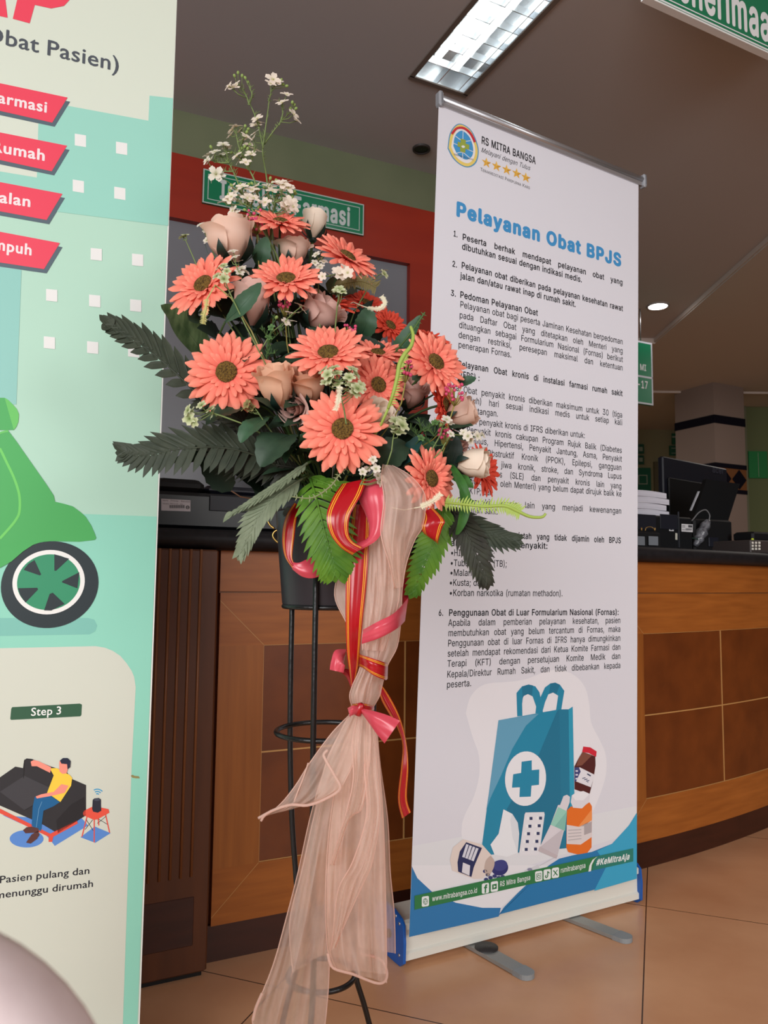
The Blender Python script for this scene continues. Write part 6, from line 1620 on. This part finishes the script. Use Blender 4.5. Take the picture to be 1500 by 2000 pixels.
cloth('skirt', [(686, 1388, 1.135, 708, 1388, 1.135), (655, 1450, 1.12, 700, 1450, 1.11), (628, 1520, 1.12, 690, 1520, 1.09), (605, 1600, 1.12, 674, 1600, 1.08), (583, 1700, 1.12, 664, 1700, 1.08), (560, 1790, 1.11, 655, 1790, 1.09), (535, 1880, 1.10, 645, 1862, 1.10), (508, 1950, 1.09, 640, 1950, 1.11), (493, 1992, 1.09, 628, 2060, 1.12), (505, 2040, 1.09, 618, 2120, 1.13)], TU, .018, 1.3, 60, 70, px_w=4)
cloth('skirt', [(690, 1388, 1.14, 706, 1388, 1.14), (640, 1480, 1.17, 695, 1480, 1.15), (612, 1600, 1.18, 670, 1600, 1.16), (590, 1700, 1.18, 650, 1700, 1.16), (566, 1800, 1.18, 640, 1800, 1.17), (572, 1900, 1.17, 634, 1862, 1.17)], TU, .012, 2, ph=1.5, px_w=3)
SR = [(694, 1388, 1.12, 730, 1388, 1.13), (672, 1450, 1.09, 737, 1450, 1.11), (656, 1530, 1.075, 744, 1530, 1.10), (644, 1610, 1.07, 749, 1610, 1.095), (637, 1700, 1.065, 752, 1700, 1.09), (636, 1790, 1.06, 754, 1790, 1.085), (641, 1860, 1.055, 755, 1860, 1.075), (653, 1893, 1.06, 755, 1920, 1.07)]
cloth('skirt', SR, TU, .016, 1.4, 56, 70, ph=.6, px_w=5)
cloth('skirt', [(a + 4, b_, Y + .035, c - 2, d - (18 if d > 1800 else 0), Y2 + .035) for a, b_, Y, c, d, Y2 in SR], TU, .014, 1.2, 50, 60, ph=2.4, px_w=5)
cloth('skirt', [(705, 1390, 1.16, 735, 1392, 1.17), (712, 1480, 1.17, 741, 1480, 1.19), (706, 1600, 1.17, 757, 1600, 1.2), (702, 1700, 1.17, 762, 1700, 1.21), (700, 1785, 1.17, 770, 1785, 1.21), (700, 1850, 1.17, 772, 1862, 1.21)], TU, .01, 2, ph=.3)
cloth('fold', [(700, 1392, 1.10, 722, 1392, 1.105), (688, 1450, 1.06, 724, 1450, 1.07), (690, 1520, 1.05, 718, 1520, 1.06), (678, 1580, 1.045, 706, 1580, 1.055), (660, 1640, 1.045, 682, 1600, 1.055), (645, 1690, 1.05, 652, 1690, 1.055)], TU, .008, 1.5, px_w=2)
cloth('fold', [(716, 1394, 1.10, 730, 1394, 1.105), (712, 1500, 1.06, 736, 1500, 1.07), (716, 1590, 1.05, 742, 1590, 1.06), (690, 1680, 1.045, 728, 1680, 1.055), (660, 1740, 1.045, 712, 1720, 1.055), (650, 1830, 1.045, 680, 1790, 1.05), (645, 1858, 1.05, 655, 1850, 1.05)], TU, .008, 1.5, ph=1, px_w=2)
cloth('flap', [(682, 1397, 1.11, 702, 1397, 1.11), (648, 1432, 1.09, 702, 1440, 1.08), (605, 1490, 1.07, 690, 1490, 1.06), (580, 1530, 1.06, 676, 1520, 1.05), (552, 1566, 1.06, 664, 1541, 1.045), (524, 1590, 1.06, 640, 1556, 1.05), (505, 1598, 1.065, 600, 1572, 1.055)], TU, .006, 1.5, ph=.5, px_w=2)
hem = MB()
for pts, r in (([(505, 1598, 1.06), (535, 1582, 1.055), (568, 1572, 1.05), (600, 1573, 1.048), (632, 1562, 1.045), (664, 1541, 1.04), (654, 1516, 1.04), (638, 1488, 1.04), (632, 1474, 1.042), (640, 1465, 1.045)], .0019), ([(510, 1603, 1.06), (516, 1594, 1.058), (530, 1583, 1.056)], .0016), ([(640, 1862, 1.052), (650, 1890, 1.05), (690, 1903, 1.05), (735, 1920, 1.052), (753, 1915, 1.06), (755, 1893, 1.075), (740, 1872, 1.085), (700, 1862, 1.09)], .0017), ([(494, 1992, 1.088), (500, 1968, 1.088), (512, 1940, 1.088)], .002), ([(574, 1566, 1.052), (582, 1545, 1.055), (592, 1520, 1.06), (602, 1490, 1.066)], .0009)):
    hem = MB(); hem.tube(cat_rom([tuple(at(*p)) for p in pts], 40), r, 7); hem.build('hem', TH, tu)

# ------------------------------------------------------------------ made-up chair standing in for a blurred, fingertip-like pink shape
CY = .24
PINKC = mat('chair_pink', (240, 222, 222), .7, .2, noise=((60, 60, 60), (234, 214, 214), .4, .6))
ca, cb = at(0, 1852, CY), at(128, 2000, CY)
rc = .075                                  # corner radius of the back
top = ca.z + .11 * rc
xR = ca.x + .546 * rc
ch = thing('stand_in_chair', V((xR - .22, CY, 0)), 'blurred pale pink fingertip-like shape at the bottom left corner, built as a made-up chair', 'chair')
b = MB(); pts = []
w_ = .44; h0 = .5
prof = [(xR, h0), (xR, h0 + .05)]
for i in range(13):
    a = math.pi / 2 * i / 12; prof.append((xR - rc + rc * math.cos(a), top - rc + rc * math.sin(a)))
for i in range(13):
    a = math.pi / 2 + math.pi / 2 * i / 12; prof.append((xR - w_ + rc + rc * math.cos(a), top - rc + rc * math.sin(a)))
prof += [(xR - w_, h0 + .05), (xR - w_, h0)]
cxm, czm = xR - w_ / 2, (top + h0) / 2
rows = []
for y, k in ((CY - .028, .93), (CY - .024, .975), (CY - .012, 1), (CY + .004, 1), (CY + .016, .975), (CY + .02, .93)):
    rows.append([V((cxm + (x - cxm) * k, y, czm + (z - czm) * k)) for x, z in prof + [prof[0]]])
b.grid(rows); k_ = len(prof) + 1
b.add([*rows[0]], [tuple(range(k_ - 1))]); b.add([*rows[-1]], [tuple(range(k_ - 2, -1, -1))]); b.build('backrest', PINKC, ch)
b = MB(); b.bbox(V((xR - w_, CY - .46, .42)), V((w_, 0, 0)), V((0, .43, 0)), V((0, 0, .075)), .02); b.build('seat', PINKC, ch)
CHR = mat('chair_steel', (150, 150, 152), .3, .5, metal=.8)
for x, y, zz in ((xR - .03, CY - .43, .43), (xR - w_ + .03, CY - .43, .43), (xR - .03, CY - .02, .56), (xR - w_ + .03, CY - .02, .56)):
    b = MB(); b.tube([(x, y, .001), (x, y, zz)], .011, 10); b.build('leg', CHR, ch)
